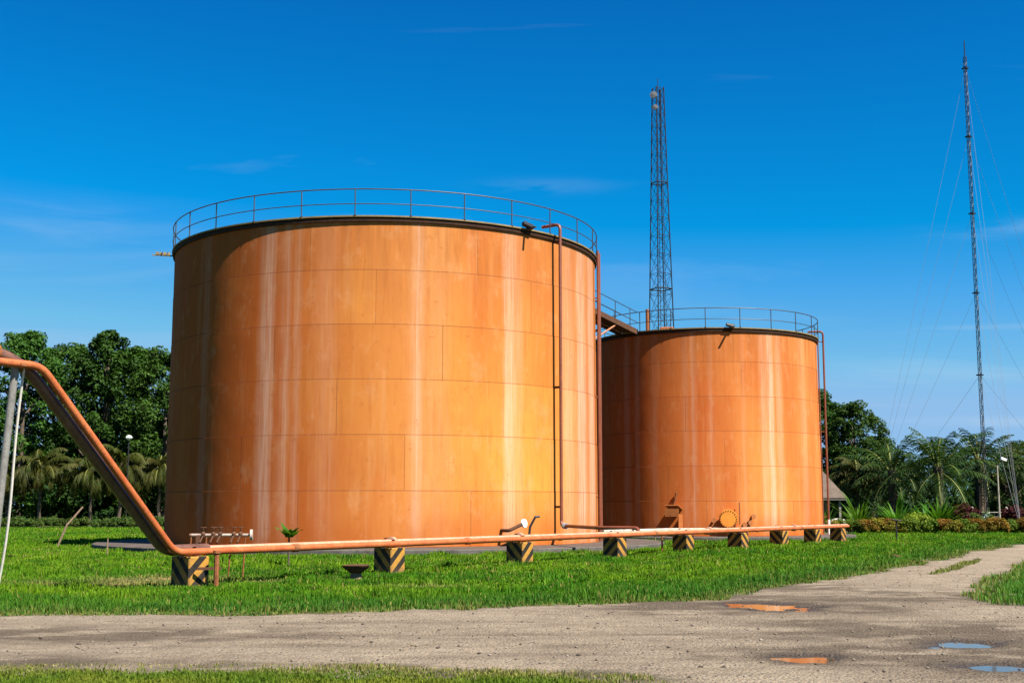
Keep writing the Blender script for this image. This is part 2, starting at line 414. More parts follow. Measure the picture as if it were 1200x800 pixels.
az_ = wm('ARCTAN2', sp.outputs[0], sp.outputs[1]); el_ = wm('ARCSINE', sp.outputs[2])
st_sum = cr.outputs[0]
cb2 = wt.nodes.new('ShaderNodeCombineXYZ'); wt.links.new(wm('MULTIPLY', az_, 9.0), cb2.inputs[0]); wt.links.new(wm('MULTIPLY', el_, 60.0), cb2.inputs[1])
nz2 = wt.nodes.new('ShaderNodeTexNoise'); wt.links.new(cb2.outputs[0], nz2.inputs['Vector']); nz2.inputs['Scale'].default_value = 1.1; nz2.inputs['Detail'].default_value = 6; nz2.inputs['Distortion'].default_value = .6
cr2 = wt.nodes.new('ShaderNodeValToRGB'); cr2.color_ramp.elements[0].position = .38; cr2.color_ramp.elements[1].position = .66; wt.links.new(nz2.outputs['Fac'], cr2.inputs[0])
for (a0, e0, wa, we_, am) in ((20.5, 7.55, 3.2, .14, .75), (20, 3.6, 7, .22, .6), (21.5, 11.7, 2.2, .35, .5), (1.5, 14.4, 2.5, .28, .35), (-19, 12.0, 5, .8, .3)):
    t1 = wm('POWER', wm('DIVIDE', wm('SUBTRACT', az_, R(a0)), R(wa)), 2.0); t2 = wm('POWER', wm('DIVIDE', wm('SUBTRACT', wm('ADD', el_, wm('MULTIPLY', nz.outputs['Fac'], R(we_*1.2))), R(e0+we_*.6)), R(we_)), 2.0)
    st_sum = wm('MAXIMUM', st_sum, wm('MULTIPLY', wm('EXPONENT', wm('MULTIPLY', wm('ADD', t1, t2), -1.0)), wm('MULTIPLY', cr2.outputs[0], am)))
cmix = wt.nodes.new('ShaderNodeMix'); cmix.data_type = 'RGBA'
wt.links.new(wm('MULTIPLY', st_sum, .42), cmix.inputs[0]); wt.links.new(graded, cmix.inputs[6]); cmix.inputs[7].default_value = (4.2, 5.0, 5.7, 1)
wt.links.new(cmix.outputs[2], bg.inputs['Color']); bg.inputs['Strength'].default_value = .05
sl = bpy.data.lights.new('sun', 'SUN'); sl.energy = 5.0; sl.angle = R(.53); sl.color = (1, .93, .82)
so = bpy.data.objects.new('sun', sl); C.objects.link(so)
sd = Vector((math.sin(R(SUN_AZ))*math.cos(R(SUN_EL)), math.cos(R(SUN_AZ))*math.cos(R(SUN_EL)), math.sin(R(SUN_EL))))
so.rotation_euler = sd.to_track_quat('Z', 'Y').to_euler(); so.location = sd*60
vs_ = scene.view_settings; vs_.view_transform = 'Standard'; vs_.look = 'None'; vs_.exposure = 1.6; vs_.gamma = 1.0; vs_.use_curve_mapping = False
scene.cycles.max_bounces = 6; scene.cycles.transparent_max_bounces = 4; scene.cycles.use_denoising = True

# ------------------------------------------------------------------ ground
g = Mat('lawn_soil'); gp = g.pos()
n1 = g.noise(gp, .35, 6, .6); n2 = g.noise(gp, 6, 6, .7)
gc = g.mix(g.ramp(n1, [(.35, 0.), (.65, 1.)]), (.030,.055,.010), (.045,.075,.012))
gc = g.mix(g.ramp(n2, [(.45, 0.), (.7, .8)]), gc, (.060,.048,.026))
g.set(gc, .95, 0, .1); g.bump(n2, .6, .05)
mb = MB(); S = 3000
mb.add([(-S,-200,0),(S,-200,0),(S,S,0),(-S,S,0)], [(0,1,2,3)])
tag(mb.build('ground', g.m), kind='structure')

# outlines (ground metres) of the dirt road, its branch and the verge on the right
far_px = [(200,722),(300,722),(400,720),(500,717),(600,713),(700,710),(760,707),(800,706),(850,703),(900,692),(950,685),(990,679),(1033,672),(1070,664),(1110,655),(1150,646),(1193,638.5)]
far_edge = [(-60, 20.4), (-20, 20.3)] + [tuple(G(*p)[:2]) for p in far_px]
rv_px = [(1200,659),(1166,676),(1141,690),(1137,700),(1150,709),(1200,713)]
rv = [tuple(G(*p)[:2]) for p in rv_px]
verge_poly = [(rv[0][0]+22, rv[0][1]+24)] + rv + [(20, 20.0), (60, 19.5), (60, 62)]
near_px = [(0,779),(150,780),(300,781),(450,783),(600,786),(700,790),(770,797),(830,806),(880,812)]
near_edge = [(-60, 13.9)] + [tuple(G(*p)[:2]) for p in near_px] + [(2.9, 11.2), (4.5, 10.2), (60, 9.5)]
end_f = far_edge[-1]
road_poly = far_edge + [(end_f[0]+24, end_f[1]+13), (rv[0][0]+24, rv[0][1]+12)] + rv + [(20,20.0),(60,19.5)] + near_edge[::-1]
puddles = [(G(902,712.3), .72, .85, .0), (G(948,774), .36, .36, .05), (G(1130,757.5), .50, .40, -.25), (G(1176,785.5), .50, .33, -.10)]
dx = .11
gx = np.arange(-24, 46, dx); gy = np.arange(10, 64, dx)
XX, YY = np.meshgrid(gx, gy, indexing='ij')
wobf = lambda x, y: (fbm(x*1.3, y*1.3, 3, 4)-.5)*.6+(fbm(x*.45, y*.45, 5, 3)-.5)*.9
wob = wobf(XX, YY)
d_edge = dist_poly(road_poly, XX, YY); ins = inside(road_poly, XX, YY)
sd_ = np.where(ins, d_edge, -d_edge) + wob
keep = sd_ > -.9
hgt = .012 + np.clip(sd_+.3, 0, 1)*.028 + (fbm(XX*.8, YY*.8, 11, 5)-.5)*.035*np.clip(sd_, 0, 1) + (fbm(XX*4.5, YY*4.5, 17, 3)-.5)*.026
# wheel ruts along the road
for yc, ph in ((17.3, 0), (15.6, 1.4), (19.0, .6)):
    c_ = yc + .25*np.sin(XX*.16+ph) + (fbm(XX*.25, YY*0, 31, 2)-.5)*.5
    hgt -= .018*np.exp(-((YY-c_)/.20)**2)*np.clip(sd_, 0, 1)*fbm(XX*.5, YY*.5, 41, 2)*1.6
mud = np.zeros_like(XX); wet = np.zeros_like(XX)
for (p, a, b, t) in puddles:
    u = (XX-p.x)+(YY-p.y)*t; v = (YY-p.y)-(XX-p.x)*t*.4
    q = np.sqrt((u/a)**2+(v/b)**2) + (fbm(XX*3.0, YY*3.0, 51, 4)-.5)*1.5
    dip = np.clip(1.18-q, 0, 1); hgt = np.where(q < 1.3, hgt*(1-np.clip((1.3-q)*2.2, 0, 1))+.006*np.clip((1.3-q)*2.2, 0, 1), hgt)
    mud = np.maximum(mud, np.exp(-(np.maximum(q-.8, 0)/1.3)**2)*np.clip(.35+fbm(XX*2.2, YY*2.2, 57, 4)*1.3, 0, 1)); wet = np.maximum(wet, np.exp(-(np.maximum(q-.95, 0)/.35)**2))
def blob(px, py, sx, sy, amp, sl=0):
    p = G(px, py); u = (XX-p.x)/sx; v = (YY-p.y-(XX-p.x)*sl)/(sy*2.4)
    return amp*np.exp(-(u*u+v*v))
nzm = fbm(XX*1.6, YY*2.6, 61, 4)
for a in [(120,747,3.0,.40,1.15,.0),(290,749,2.4,.22,.9,.02),(30,744,1.2,.5,.8,0),(800,714,1.5,.7,1.2,0),(985,716,1.3,.6,.9,0),(1050,700,1.6,.9,.9,.1),(960,733,1.1,.35,.9,-.1),(1080,742,1.3,.5,1.0,-.15),(1130,772,1.6,.8,1.05,0),(1190,745,1.2,.7,.9,0),(1010,777,.8,.35,1.1,0),(860,772,.7,.3,.6,0),(930,690,1.6,.6,.8,.35),(1150,757,1.2,.7,.9,0),(20,776,1.6,.22,.8,0),(200,778,1.2,.2,.6,0),(650,757,.9,.35,.45,0),(940,700,2.2,.4,.7,.1)]:
    mud = np.maximum(mud, blob(*a)*np.clip((nzm-.30)*4.0, 0, 1.15))
for a in [(1110,762,3.0,.8,.95,0),(1180,770,2.0,1.0,.9,0),(1000,745,2.2,.5,.7,-.1),(870,706,1.6,.5,.9,0),(1010,706,1.6,.5,.8,.15),(560,770,3.0,.3,.3,0),(400,728,3.0,.35,.3,0)]:
    mud = np.maximum(mud, blob(*a)*np.clip((fbm(XX*1.1, YY*2.0, 67, 5)-.38)*4.5, 0, 1.2))
for yc, ph, am in ((17.3, 0, .55), (15.6, 1.4, .5), (19.0, .6, .4), (16.5, 2.2, .3)):
    c_ = yc + .25*np.sin(XX*.16+ph) + (fbm(XX*.25, YY*0, 31, 2)-.5)*.5
    mud = np.maximum(mud, am*np.exp(-((YY-c_)/.22)**2)*np.clip((fbm(XX*.5, YY*1.5, 43, 4)-.36)*4, 0, 1.2))
mud = np.clip(mud*np.where(XX > 2.0, 1.45, 1.2), 0, 1)
hgt += mud*(fbm(XX*7, YY*7, 19, 3)-.5)*.03*np.clip(sd_, 0, 1)*(wet < .3)
hgt = np.maximum(hgt, .005)
idx = -np.ones(XX.shape, np.int64); vs = keep; idx[vs] = np.arange(vs.sum())
q4 = np.stack([idx[:-1,:-1], idx[1:,:-1], idx[1:,1:], idx[:-1,1:]], -1).reshape(-1, 4); q4 = q4[(q4 >= 0).all(1)]
rverts = np.stack([XX[vs], YY[vs], hgt[vs]], -1)
rcol = np.stack([mud[vs], wet[vs], np.clip(sd_[vs], 0, 1)], -1)
rm = Mat('dirt_road'); rp = rm.pos(); rs = rm.n('ShaderNodeSeparateColor'); rm.put(rs.inputs[0], rm.attr()); mu, we, ed = rs.outputs[:3]
a1 = rm.noise(rm.scale(rp, (.6, 1.3, 1)), .9, 6, .6); a2 = rm.noise(rp, 9, 6, .75); a3 = rm.noise(rm.scale(rp, (.35, 2.2, 1)), 1.5, 5, .65)
peb = rm.voro(rp, 26, 'Distance'); pcol = rm.voro(rp, 26, 'Color'); peb2 = rm.voro(rp, 60, 'Color')
rc = rm.mix(rm.ramp(a1, [(.33, 0.), (.66, 1.)]), (.255,.205,.145), (.185,.143,.098))
rc = rm.mix(rm.ramp(a3, [(.50, 0.), (.72, .55)]), rc, (.068,.052,.036))
a4 = rm.noise(rp, 3.2, 5, .7)
rc = rm.mix(rm.ramp(a4, [(.52, 0.), (.68, .55)]), rc, (.105,.08,.055))
rc = rm.mix(rm.ramp(a2, [(.52, 0.), (.70, .75)]), rc, (.062,.048,.035))
pc = rm.sep(pcol)[0]; pc2 = rm.sep(peb2)[0]
rc = rm.mix(rm.math('MULTIPLY', rm.math('GREATER_THAN', pc, .82), rm.math('LESS_THAN', peb, .34)), rc, (.25,.22,.18))
rc = rm.mix(rm.math('MULTIPLY', rm.math('LESS_THAN', pc, .14), rm.math('LESS_THAN', peb, .36)), rc, (.045,.035,.028))
rc = rm.mix(rm.math('MULTIPLY', rm.math('GREATER_THAN', pc2, .7), .35), rc, (.18,.155,.12))
rc = rm.mix(rm.math('MULTIPLY', mu, rm.ramp(a2, [(.2, .95), (.75, .55)])), rc, (.042,.028,.016))
rc = rm.mix(rm.math('MULTIPLY', rm.ramp(ed, [(.0, .85), (.25, 0.)]), rm.ramp(a1, [(.4, 0.), (.6, 1.)])), rc, (.05,.045,.02))
rc = rm.mix(rm.math('MULTIPLY', we, .8), rc, (.028,.019,.012))
rm.set(rc, rm.math('SUBTRACT', .95, rm.math('MULTIPLY', we, .45)), 0, .25)
rm.bump(rm.math('ADD', rm.math('MULTIPLY', a2, 1.2), rm.math('MULTIPLY', peb, -.6)), 1.0, .05)
tag(np_mesh('dirt_road', rverts, q4, rm.m, cols=rcol, smooth=True), kind='structure')
wmt = Mat('puddle_water'); wmt.set((.055,.040,.026), .045, 0, .5); wmt.b.inputs['IOR'].default_value = 1.33
wmt.bump(wmt.noise(wmt.pos(), 7, 3), .05, .01)
for i, (p, a, b, t) in enumerate(puddles):
    mb = MB(); n = 40
    mb.add([(p.x+a*1.35*math.cos(2*math.pi*k/n), p.y+b*1.35*math.sin(2*math.pi*k/n)+a*1.35*math.cos(2*math.pi*k/n)*t*.4, .0135) for k in range(n)], [tuple(range(n))])
    tag(mb.build('puddle', wmt.m, origin=(p.x, p.y, .0135)), kind='structure')
# loose stones on the road
def stones(n):
    V = []; Fc = []; K = []
    while len(V) < n*6:
        x = rng.uniform(-12, 26); y = 11+ (rng.random()**1.6)*26
        if not inside(road_poly, np.array([x]), np.array([y]))[0]: continue
        s = .004+.020*rng.random()**6; r3 = rng.uniform(.7, 1.3, 3)*s; a = rng.uniform(0, 6.28); ca, sa = math.cos(a), math.sin(a)
        b = len(V); ix = int((x+24)/dx); iy = int((y-10)/dx); z0 = hgt[min(ix, XX.shape[0]-1), min(iy, XX.shape[1]-1)]
        for (u, v, w_) in ((1,0,.3),(-1,.1,.3),(0,1,.25),(.1,-1,.3),(.1,0,1.1),(0,0,-.4)):
            V.append((x+(u*ca-v*sa)*r3[0]*1.3, y+(u*sa+v*ca)*r3[1], z0+w_*r3[2]))
        for f in ((0,2,4),(2,1,4),(1,3,4),(3,0,4),(2,0,5),(1,2,5),(3,1,5),(0,3,5)): Fc.append(tuple(b+i for i in f))
        t = rng.random(); c = (.14,.115,.088) if t < .55 else ((.055,.043,.035) if t < .9 else (.20,.175,.145)); K += [c]*6
    return np.array(V), np.array(Fc), np.array(K)
sv, sf, sc_ = stones(8000)
stm = Mat('loose_stone'); stm.set(stm.attr(), .9, 0, .2)
tag(np_mesh('gravel', sv, sf, stm.m, cols=sc_), kind='stuff')

# ------------------------------------------------------------------ layout of tanks, pads, pipe run
T1 = Vector((math.sin(R(-5.66))*59.5, math.cos(R(-5.66))*59.5, 0)); R1 = 9.82; H1 = 13.0
T2 = Vector((math.sin(R(8.64))*76.0, math.cos(R(8.64))*76.0, 0)); R2 = 6.60; H2 = 11.25
PAD = .2; PR1, PR2 = 12.8, 8.4
run = []
for px in (225, 457, 609, 720, 800, 864, 912, 951, 981):
    k = (px-600)/(F*1.0085); Yp = (-6.9-.625*28)/(k-.625); run.append(Vector((k*Yp, Yp, 0)))
PT = .67                                 # top of the supports

# ------------------------------------------------------------------ grass
def blades(name, n_try, xr, yr, region, hfun, dens, wscale=1.0, seed=1, tint=None, per=5):
    r = np.random.default_rng(seed)
    y0, y1 = yr; u = r.random(n_try); y = y0*(y1/y0)**u            # thins out with distance
    x = r.uniform(-1, 1, n_try)*(y*xr[0]+xr[1])
    k = region(x, y) & (r.random(n_try) < dens(x, y)); x = x[k]; y = y[k]
    x = np.repeat(x, per); y = np.repeat(y, per); sp_ = .03+.0016*y
    x = x+r.normal(0, 1, len(x))*sp_; y = y+r.normal(0, 1, len(y))*sp_
    k = region(x, y); x = x[k]; y = y[k]; n = len(x)
    h = hfun(x, y)*r.uniform(.55, 1.25, n); w = (.005+.00032*y)*wscale*r.uniform(.7, 1.4, n)
    a = r.uniform(0, 2*np.pi, n); l = r.normal(0, .38, n)*h; la = r.uniform(0, 2*np.pi, n)
    ca, sa = np.cos(a)*w, np.sin(a)*w; tx = l*np.cos(la); ty = l*np.sin(la)
    z = np.zeros(n)
    V = np.stack([np.stack([x-ca, y-sa, z], -1), np.stack([x+ca, y+sa, z], -1), np.stack([x+ca*.6+tx*.4, y+sa*.6+ty*.4, h*.6], -1),
                  np.stack([x+tx, y+ty, h*(1-.35*np.abs(l)/np.maximum(h, .01))], -1), np.stack([x-ca*.6+tx*.4, y-sa*.6+ty*.4, h*.6], -1)], 1).reshape(-1, 3)
    b = np.arange(n)[:, None]*5
    F4 = np.concatenate([b+np.array([[0,1,2,4]]), b+np.array([[4,2,3,3]])], 1).reshape(-1, 4)
    tri = np.concatenate([b+np.array([[0,1,2]]), b+np.array([[0,2,4]]), b+np.array([[4,2,3]])], 1).reshape(-1, 3)
    col = tint(x, y, r); V_c = np.repeat(col, 5, 0)
    ob = np_mesh(name, V, tri, M['blade'], cols=V_c); tag(ob, kind='stuff'); return ob
def noisy_in(poly, s=.55, seed=3):
    def f(x, y):
        d = dist_poly(poly, x, y); i = inside(poly, x, y); return (np.where(i, d, -d)+wobf(x, y)*s) > 0
    return f
lawn_poly = far_edge + [(end_f[0]+40, end_f[1]+22), (90, 125), (-75, 135), (-60, 20.4)]
pads_ = lambda x, y: (np.hypot(x-T1.x, y-T1.y) > PR1) & (np.hypot(x-T2.x, y-T2.y) > PR2)
road_in = noisy_in(road_poly, 1.0)
lawn_in = lambda x, y: inside(lawn_poly, x, y) | (dist_poly(far_edge, x, y, False) < .7)
def lawn_region(x, y): return lawn_in(x, y) & ~road_in(x, y) & pads_(x, y)
dry_spots = [(G(185,680), 1.3, 1.3, 1.0), (G(110,686), 1.9, .8, .85), (G(330,682), 1.2, .4, .7), (G(500,688), .9, .4, .4), (G(700,650), 1.2, .4, .4)]
def lawn_tint(x, y, r):
    n = len(x); a = fbm(x*.35, y*.35, 71, 4); b = fbm(x*1.7, y*1.7, 72, 3); t = r.random(n)
    c1 = np.array([.046,.140,.005]); c2 = np.array([.100,.195,.007]); c3 = np.array([.020,.080,.006])
    k = np.clip((a-.35)*3.2, 0, 1)[:, None]; c = c1*(1-k)+c2*k
    k = np.clip((b-.5)*3, 0, .8)[:, None]; c = c*(1-k)+c3*k
    de = dist_poly(far_edge, x, y, False); k = np.clip(1-de/3.2, 0, .75)[:, None]; c = c*(1-k)+np.array([.034,.112,.014])*k
    k = (np.clip(1-de/.8, 0, .8)*(r.random(n) < .6))[:, None]; c = c*(1-k)+np.array([.17,.15,.05])*k
    dr = np.zeros(n)
    for (p, sx, sy, am) in dry_spots: dr = np.maximum(dr, am*np.exp(-((x-p.x)/sx)**2-((y-p.y)/sy)**2))
    k = np.clip(dr*1.1, 0, .95)[:, None]; c = c*(1-k)+np.array([.27,.20,.09])*k
    k = (t < .03+.09*np.clip((fbm(x*.6, y*.6, 77, 3)-.45)*3, 0, 1))[:, None]; c = np.where(k, np.array([.22,.19,.055]), c)
    return c*r.uniform(.75, 1.25, n)[:, None]
def lawn_h(x, y):
    de = dist_poly(far_edge, x, y, False)
    h = .05+.06*fbm(x*.8, y*.8, 81, 3)+.13*np.clip((fbm(x*1.1, y*1.1, 82, 3)-.52)*4, 0, 1)
    h = h+.07*np.exp(-((de-1.4)/1.2)**2)
    for (p, sx, sy, am) in dry_spots: h = h*(1-.75*am*np.exp(-((x-p.x)/sx)**2-((y-p.y)/sy)**2))
    return np.where(de < .5, h*.55, h)
def lawn_d(x, y):
    d = np.ones(len(x))
    for (p, sx, sy, am) in dry_spots: d = d*(1-.6*am*np.exp(-((x-p.x)/sx)**2-((y-p.y)/sy)**2))
    return d
blades('lawn_grass', 150000, (.47, 2), (19.5, 112), lawn_region, lawn_h, lawn_d, seed=5, tint=lawn_tint, per=5)
fore_poly = [(-30, 9.0)] + near_edge[:-1] + [(8, 9.0)]
def fore_tint(x, y, r):
    n = len(x); b = fbm(x*1.2, y*1.2, 73, 3); k = np.clip((b-.35)*3, 0, 1)[:, None]
    c = np.array([.070,.120,.010])*(1-k)+np.array([.13,.155,.018])*k
    de = dist_poly(near_edge, x, y, False); k = (np.clip(1-de/.9, 0, 1)*(r.random(n) < .7))[:, None]; c = c*(1-k)+np.array([.24,.20,.09])*k
    return c*r.uniform(.7, 1.3, n)[:, None]
fd = lambda x, y: np.clip(.30+dist_poly(near_edge, x, y, False)*.8, 0, 1)*np.clip((fbm(x*1.3, y*1.3, 74, 4)-.38)*4.5+np.clip((.8-x)*.22, -.7, .5), .06, 1)
blades('roadside_grass', 60000, (.5, 2.5), (9.6, 14.6), lambda x, y: (inside(fore_poly, x, y) | (dist_poly(near_edge, x, y, False) < 1.1)) & ~road_in(x, y), lambda x, y: .025+.055*fbm(x, y, 84, 3), fd, 1.0, 6, fore_tint, 5)
def verge_tint(x, y, r):
    n = len(x); c = np.tile(np.array([.045,.140,.016]), (n, 1)); k = np.clip((fbm(x, y, 75, 3)-.4)*3, 0, 1)[:, None]; c = c*(1-k)+np.array([.09,.19,.02])*k
    de = dist_poly(rv, x, y, False); k = (np.clip(1-de/.8, 0, 1)*(r.random(n) < .5))[:, None]; c = c*(1-k)+np.array([.20,.17,.06])*k
    return c*r.uniform(.75, 1.25, n)[:, None]
vin = noisy_in(verge_poly, -1.0)
blades('verge_grass', 60000, (.62, 6), (19.5, 62), vin, lambda x, y: .09+.08*fbm(x, y, 85, 3), lambda x, y: np.ones(len(x)), seed=7, tint=verge_tint)
med = [tuple(G(*p)[:2]) for p in [(1086,675),(1105,667),(1130,660),(1150,656),(1148,660),(1125,668),(1100,674)]]
def weeds_region(x, y): return inside(med, x, y)
def thin_region(x, y): return inside(road_poly, x, y) & (fbm(x*.9, y*.9, 91, 4) > .66)
wtint = lambda x, y, r: np.array([.13,.15,.035])*r.uniform(.6, 1.3, len(x))[:, None]
blades('track_weeds', 60000, (.45, 1), (26, 46), weeds_region, lambda x, y: .05+.10*fbm(x*2, y*2, 86, 2), lambda x, y: np.ones(len(x)), seed=8, tint=wtint)
blades('road_weeds', 5000, (.5, 1), (11, 24), thin_region, lambda x, y: np.full(len(x), .035), lambda x, y: np.full(len(x), .10), seed=9, tint=wtint, per=7)

# ------------------------------------------------------------------ concrete pads
for (T, r, lab) in ((T1, PR1, 'low grey round concrete pad under the large orange tank'), (T2, PR2, 'low grey round concrete pad under the smaller far tank')):
    t = empty('concrete_pad', (T.x, T.y, 0), label=lab, cat='concrete pad')
    MB().lathe([(r, -.05), (r, PAD-.03), (r-.03, PAD-.002)], 72).build('edge_ring', M['concrete'], t, True)
    MB().lathe([(r-.03, PAD-.002), (r-.5, PAD), (.01, PAD)], 72).build('slab_top', M['concrete_red'], t)

# ------------------------------------------------------------------ tanks
def c1(d): return d-math.degrees(math.asin(R1/59.5*math.sin(R(d)))) if abs(d) < 91 else d
def c2(d): return d-math.degrees(math.asin(R2/76.0*math.sin(R(d)))) if abs(d) < 91 else d
def tank(T, ang, Rr, H, label, mat, nc, npost, post_off):
    t = empty('storage_tank', (T.x, T.y, PAD), R(-ang), label=label, cat='storage tank')
    ch = H/nc; prof = []
    for k in range(nc):
        r = Rr - .012*k
        prof += [(r, k*ch), (r, (k+1)*ch-.004)]
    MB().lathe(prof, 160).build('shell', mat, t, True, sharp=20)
    MB().lathe([(Rr+.10, 0), (Rr+.10, .025), (Rr-.05, .026)], 120).build('bottom_plate', M['rust'], t)
    rt = Rr-.012*(nc-1)
    MB().lathe([(rt+.004, H-.24), (rt+.08, H-.235), (rt+.09, H-.14), (rt+.05, H-.13), (rt+.05, H-.06), (rt, H-.06)], 160).build('kerb_angle', M['rim'], t, True, sharp=20)
    MB().lathe([(rt+.0, H-.058), (rt+.13, H-.058), (rt+.13, H), (rt-.3, H+.004)], 160).build('rim_plate', M['rim_top'], t, True, sharp=20)
    MB().lathe([(rt-.29, H+.002), (rt*.5, H+.30), (.02, H+.55)], 96).build('roof', M['tank_red'], t, True)
    rr = rt+.10
    mb = MB(); n = 128
    for hz, rad in ((1.07, .024), (.47, .019)):
        pts = [(rr*math.cos(2*math.pi*k/n), rr*math.sin(2*math.pi*k/n), H+hz) for k in range(n+1)]
        mb.tube(pts, rad, 6, False)
    rail = mb.build('guard_rail', M['steel_dark'], t, True)
    pm = MB().tube([(0,0,0), (0,0,1.06)], .026, 6)
    pm.box((0,0,.01), (.10,.10,.02))
    p0 = None
    for k in range(npost):
        a = R(post_off+k*360/npost)-math.pi/2
        if p0 is None: p = p0 = pm.build('rail_post', M['steel_dark'], rail)
        else: p = p0.copy(); C.objects.link(p); p.parent = rail
        p.location = (rr*math.cos(a), rr*math.sin(a), H)
    return t, rt
def pol(r, deg, z): a = R(deg)-math.pi/2; return Vector((r*math.cos(a), r*math.sin(a), z))

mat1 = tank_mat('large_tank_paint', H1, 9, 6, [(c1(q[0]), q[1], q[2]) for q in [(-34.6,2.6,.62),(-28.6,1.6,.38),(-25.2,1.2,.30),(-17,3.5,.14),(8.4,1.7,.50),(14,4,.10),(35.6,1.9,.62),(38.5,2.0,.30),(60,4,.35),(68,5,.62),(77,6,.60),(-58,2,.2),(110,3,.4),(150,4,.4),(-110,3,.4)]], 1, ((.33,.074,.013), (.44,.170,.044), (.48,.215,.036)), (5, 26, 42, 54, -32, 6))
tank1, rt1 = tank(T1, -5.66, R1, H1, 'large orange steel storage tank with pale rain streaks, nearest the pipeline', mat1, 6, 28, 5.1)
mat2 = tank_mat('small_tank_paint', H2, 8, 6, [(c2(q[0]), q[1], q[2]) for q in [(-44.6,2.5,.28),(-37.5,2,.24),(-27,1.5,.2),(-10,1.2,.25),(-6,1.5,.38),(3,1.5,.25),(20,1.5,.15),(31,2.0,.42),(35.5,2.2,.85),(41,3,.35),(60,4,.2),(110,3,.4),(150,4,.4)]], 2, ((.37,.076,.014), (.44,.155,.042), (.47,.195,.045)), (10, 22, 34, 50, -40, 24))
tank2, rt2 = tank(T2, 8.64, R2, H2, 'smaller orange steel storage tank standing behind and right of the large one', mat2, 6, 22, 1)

def riser(t, Rr, H, deg, zbot, mat, name='riser_pipe', goose=True, rad=.07, off=.32):
    r = Rr+off; pts = []
    if goose: pts += [pol(Rr-.55, deg, H+.42), pol(r, deg, H+.42)]
    else: pts += [pol(r, deg, H-.1)]
    pts += [pol(r, deg, zbot)]
    p = MB().tube(fillet(pts, .22), rad, 10).build(name, mat, t, True)
    for z in ((H*.985 if goose else H*.95), H*.52, zbot+1.0):
        b = MB(); b.tube([pol(Rr-.01, deg, z), pol(r, deg, z)], .03, 6); b.build('pipe_bracket', M['rust'], p)
    return p
# large tank fittings
ang1 = 45.4
rp_ = Vector(pol(R1+.34, ang1, 0))
b = MB(); zb = .78
base = [pol(R1-.6, ang1, H1+.42), pol(R1+.34, ang1, H1+.42), pol(R1+.34, ang1, zb)]
wm2 = Matrix.Translation((T1.x, T1.y, PAD)) @ Matrix.Rotation(R(5.66), 4, 'Z')
inv = wm2.inverted()
endw = [W(700, 618, 47.6), W(747, 618.5, 46.8)]
endw = [Vector((v.x, v.y, PAD+zb)) for v in endw]
down = Vector((endw[-1].x+.05, endw[-1].y-.2, .78))
base += [inv @ v for v in endw] + [inv @ down]
pts_ = fillet(base[:], .25)
rz_ = MB().tube(pts_, .07, 10).build('riser_pipe', M['riser'], tank1, True)
for z in (H1-.32, H1*.5, 1.55):
    MB().box(pol(R1+.17, ang1, z), (.10, .40, .09), Matrix.Rotation(R(ang1), 3, 'Z')).build('pipe_bracket', M['rust_dark'], rz_)
fl = inv @ Vector(endw[0]); q0 = pol(R1+.34, ang1, zb); fd_ = (fl-q0).normalized()
MB().lathe([(.0,-.16),(.12,-.16),(.12,-.10),(.08,-.09),(.08,.09),(.12,.10),(.12,.16),(.0,.16)], 16, axis=fd_, loc=q0+fd_*.62).build('flange', M['galv'], rz_, True)
for dg in (73.5, 77.5):
    pp = MB().tube([pol(R1+.16, dg, 0.05), pol(R1+.16, dg, H1+.2)], .06, 8).build('edge_conduit', M['riser'], tank1, True)
    for z in (2, 6.5, 11): MB().tube([pol(R1-.01, dg, z), pol(R1+.16, dg, z)], .03, 6).build('pipe_bracket', M['rust'], pp)
def floodlight(t, Rr, H, deg, s=1.0):
    rot = Matrix.Rotation(R(deg), 3, 'Z')
    f = MB(); f.box(pol(Rr+.20*s, deg, H+.15*s), (.78*s, .30*s, .26*s), rot @ Matrix.Rotation(R(12), 3, 'Y') @ Matrix.Rotation(R(-15), 3, 'X'), .03)
    o = f.build('floodlight', M['black'], t)
    MB().box(pol(Rr+.36*s, deg, H-.03), (.10, 1.0*s, .05), rot).build('floodlight_arm', M['black'], o)
floodlight(tank1, R1, H1, 35.3, .72); floodlight(tank2, R2, H2, 12.5, .62)
# slotted outrigger plank at the left of the large rim
pl = MB()
for k in range(4): pl.box(pol(R1+.22+k*.16, -79.5, H1-.14), (.10, .14, .12), Matrix.Rotation(R(-79.5), 3, 'Z'))
pl.box(pol(R1+.45, -79.5, H1-.22), (.06, .95, .05), Matrix.Rotation(R(-79.5), 3, 'Z'))
pl.build('outrigger_plank', M['rim_top'], tank1)
# nozzle with white blind flange, and a bent black lever
nz_ = MB().tube(fillet([pol(R1-.05, 28, .62), pol(R1+.55, 28, .62), pol(R1+.60, 31.2, .86)], .14), .07, 10).build('nozzle', M['rust_dark'], tank1, True)
MB().lathe([(0,-.04),(.17,-.04),(.17,.04),(0,.05)], 18, axis=(pol(1, 50, .1)).normalized(), loc=pol(R1+.62, 31.8, .90)).build('blind_flange', M['white'], nz_, True)
MB().tube([pol(R1+.5, 33.5, .1), pol(R1+.5, 34, .75), pol(R1+.62, 35, 1.15), pol(R1+.65, 36, 1.17)], .05, 8).build('lever', M['black'], tank1, True)
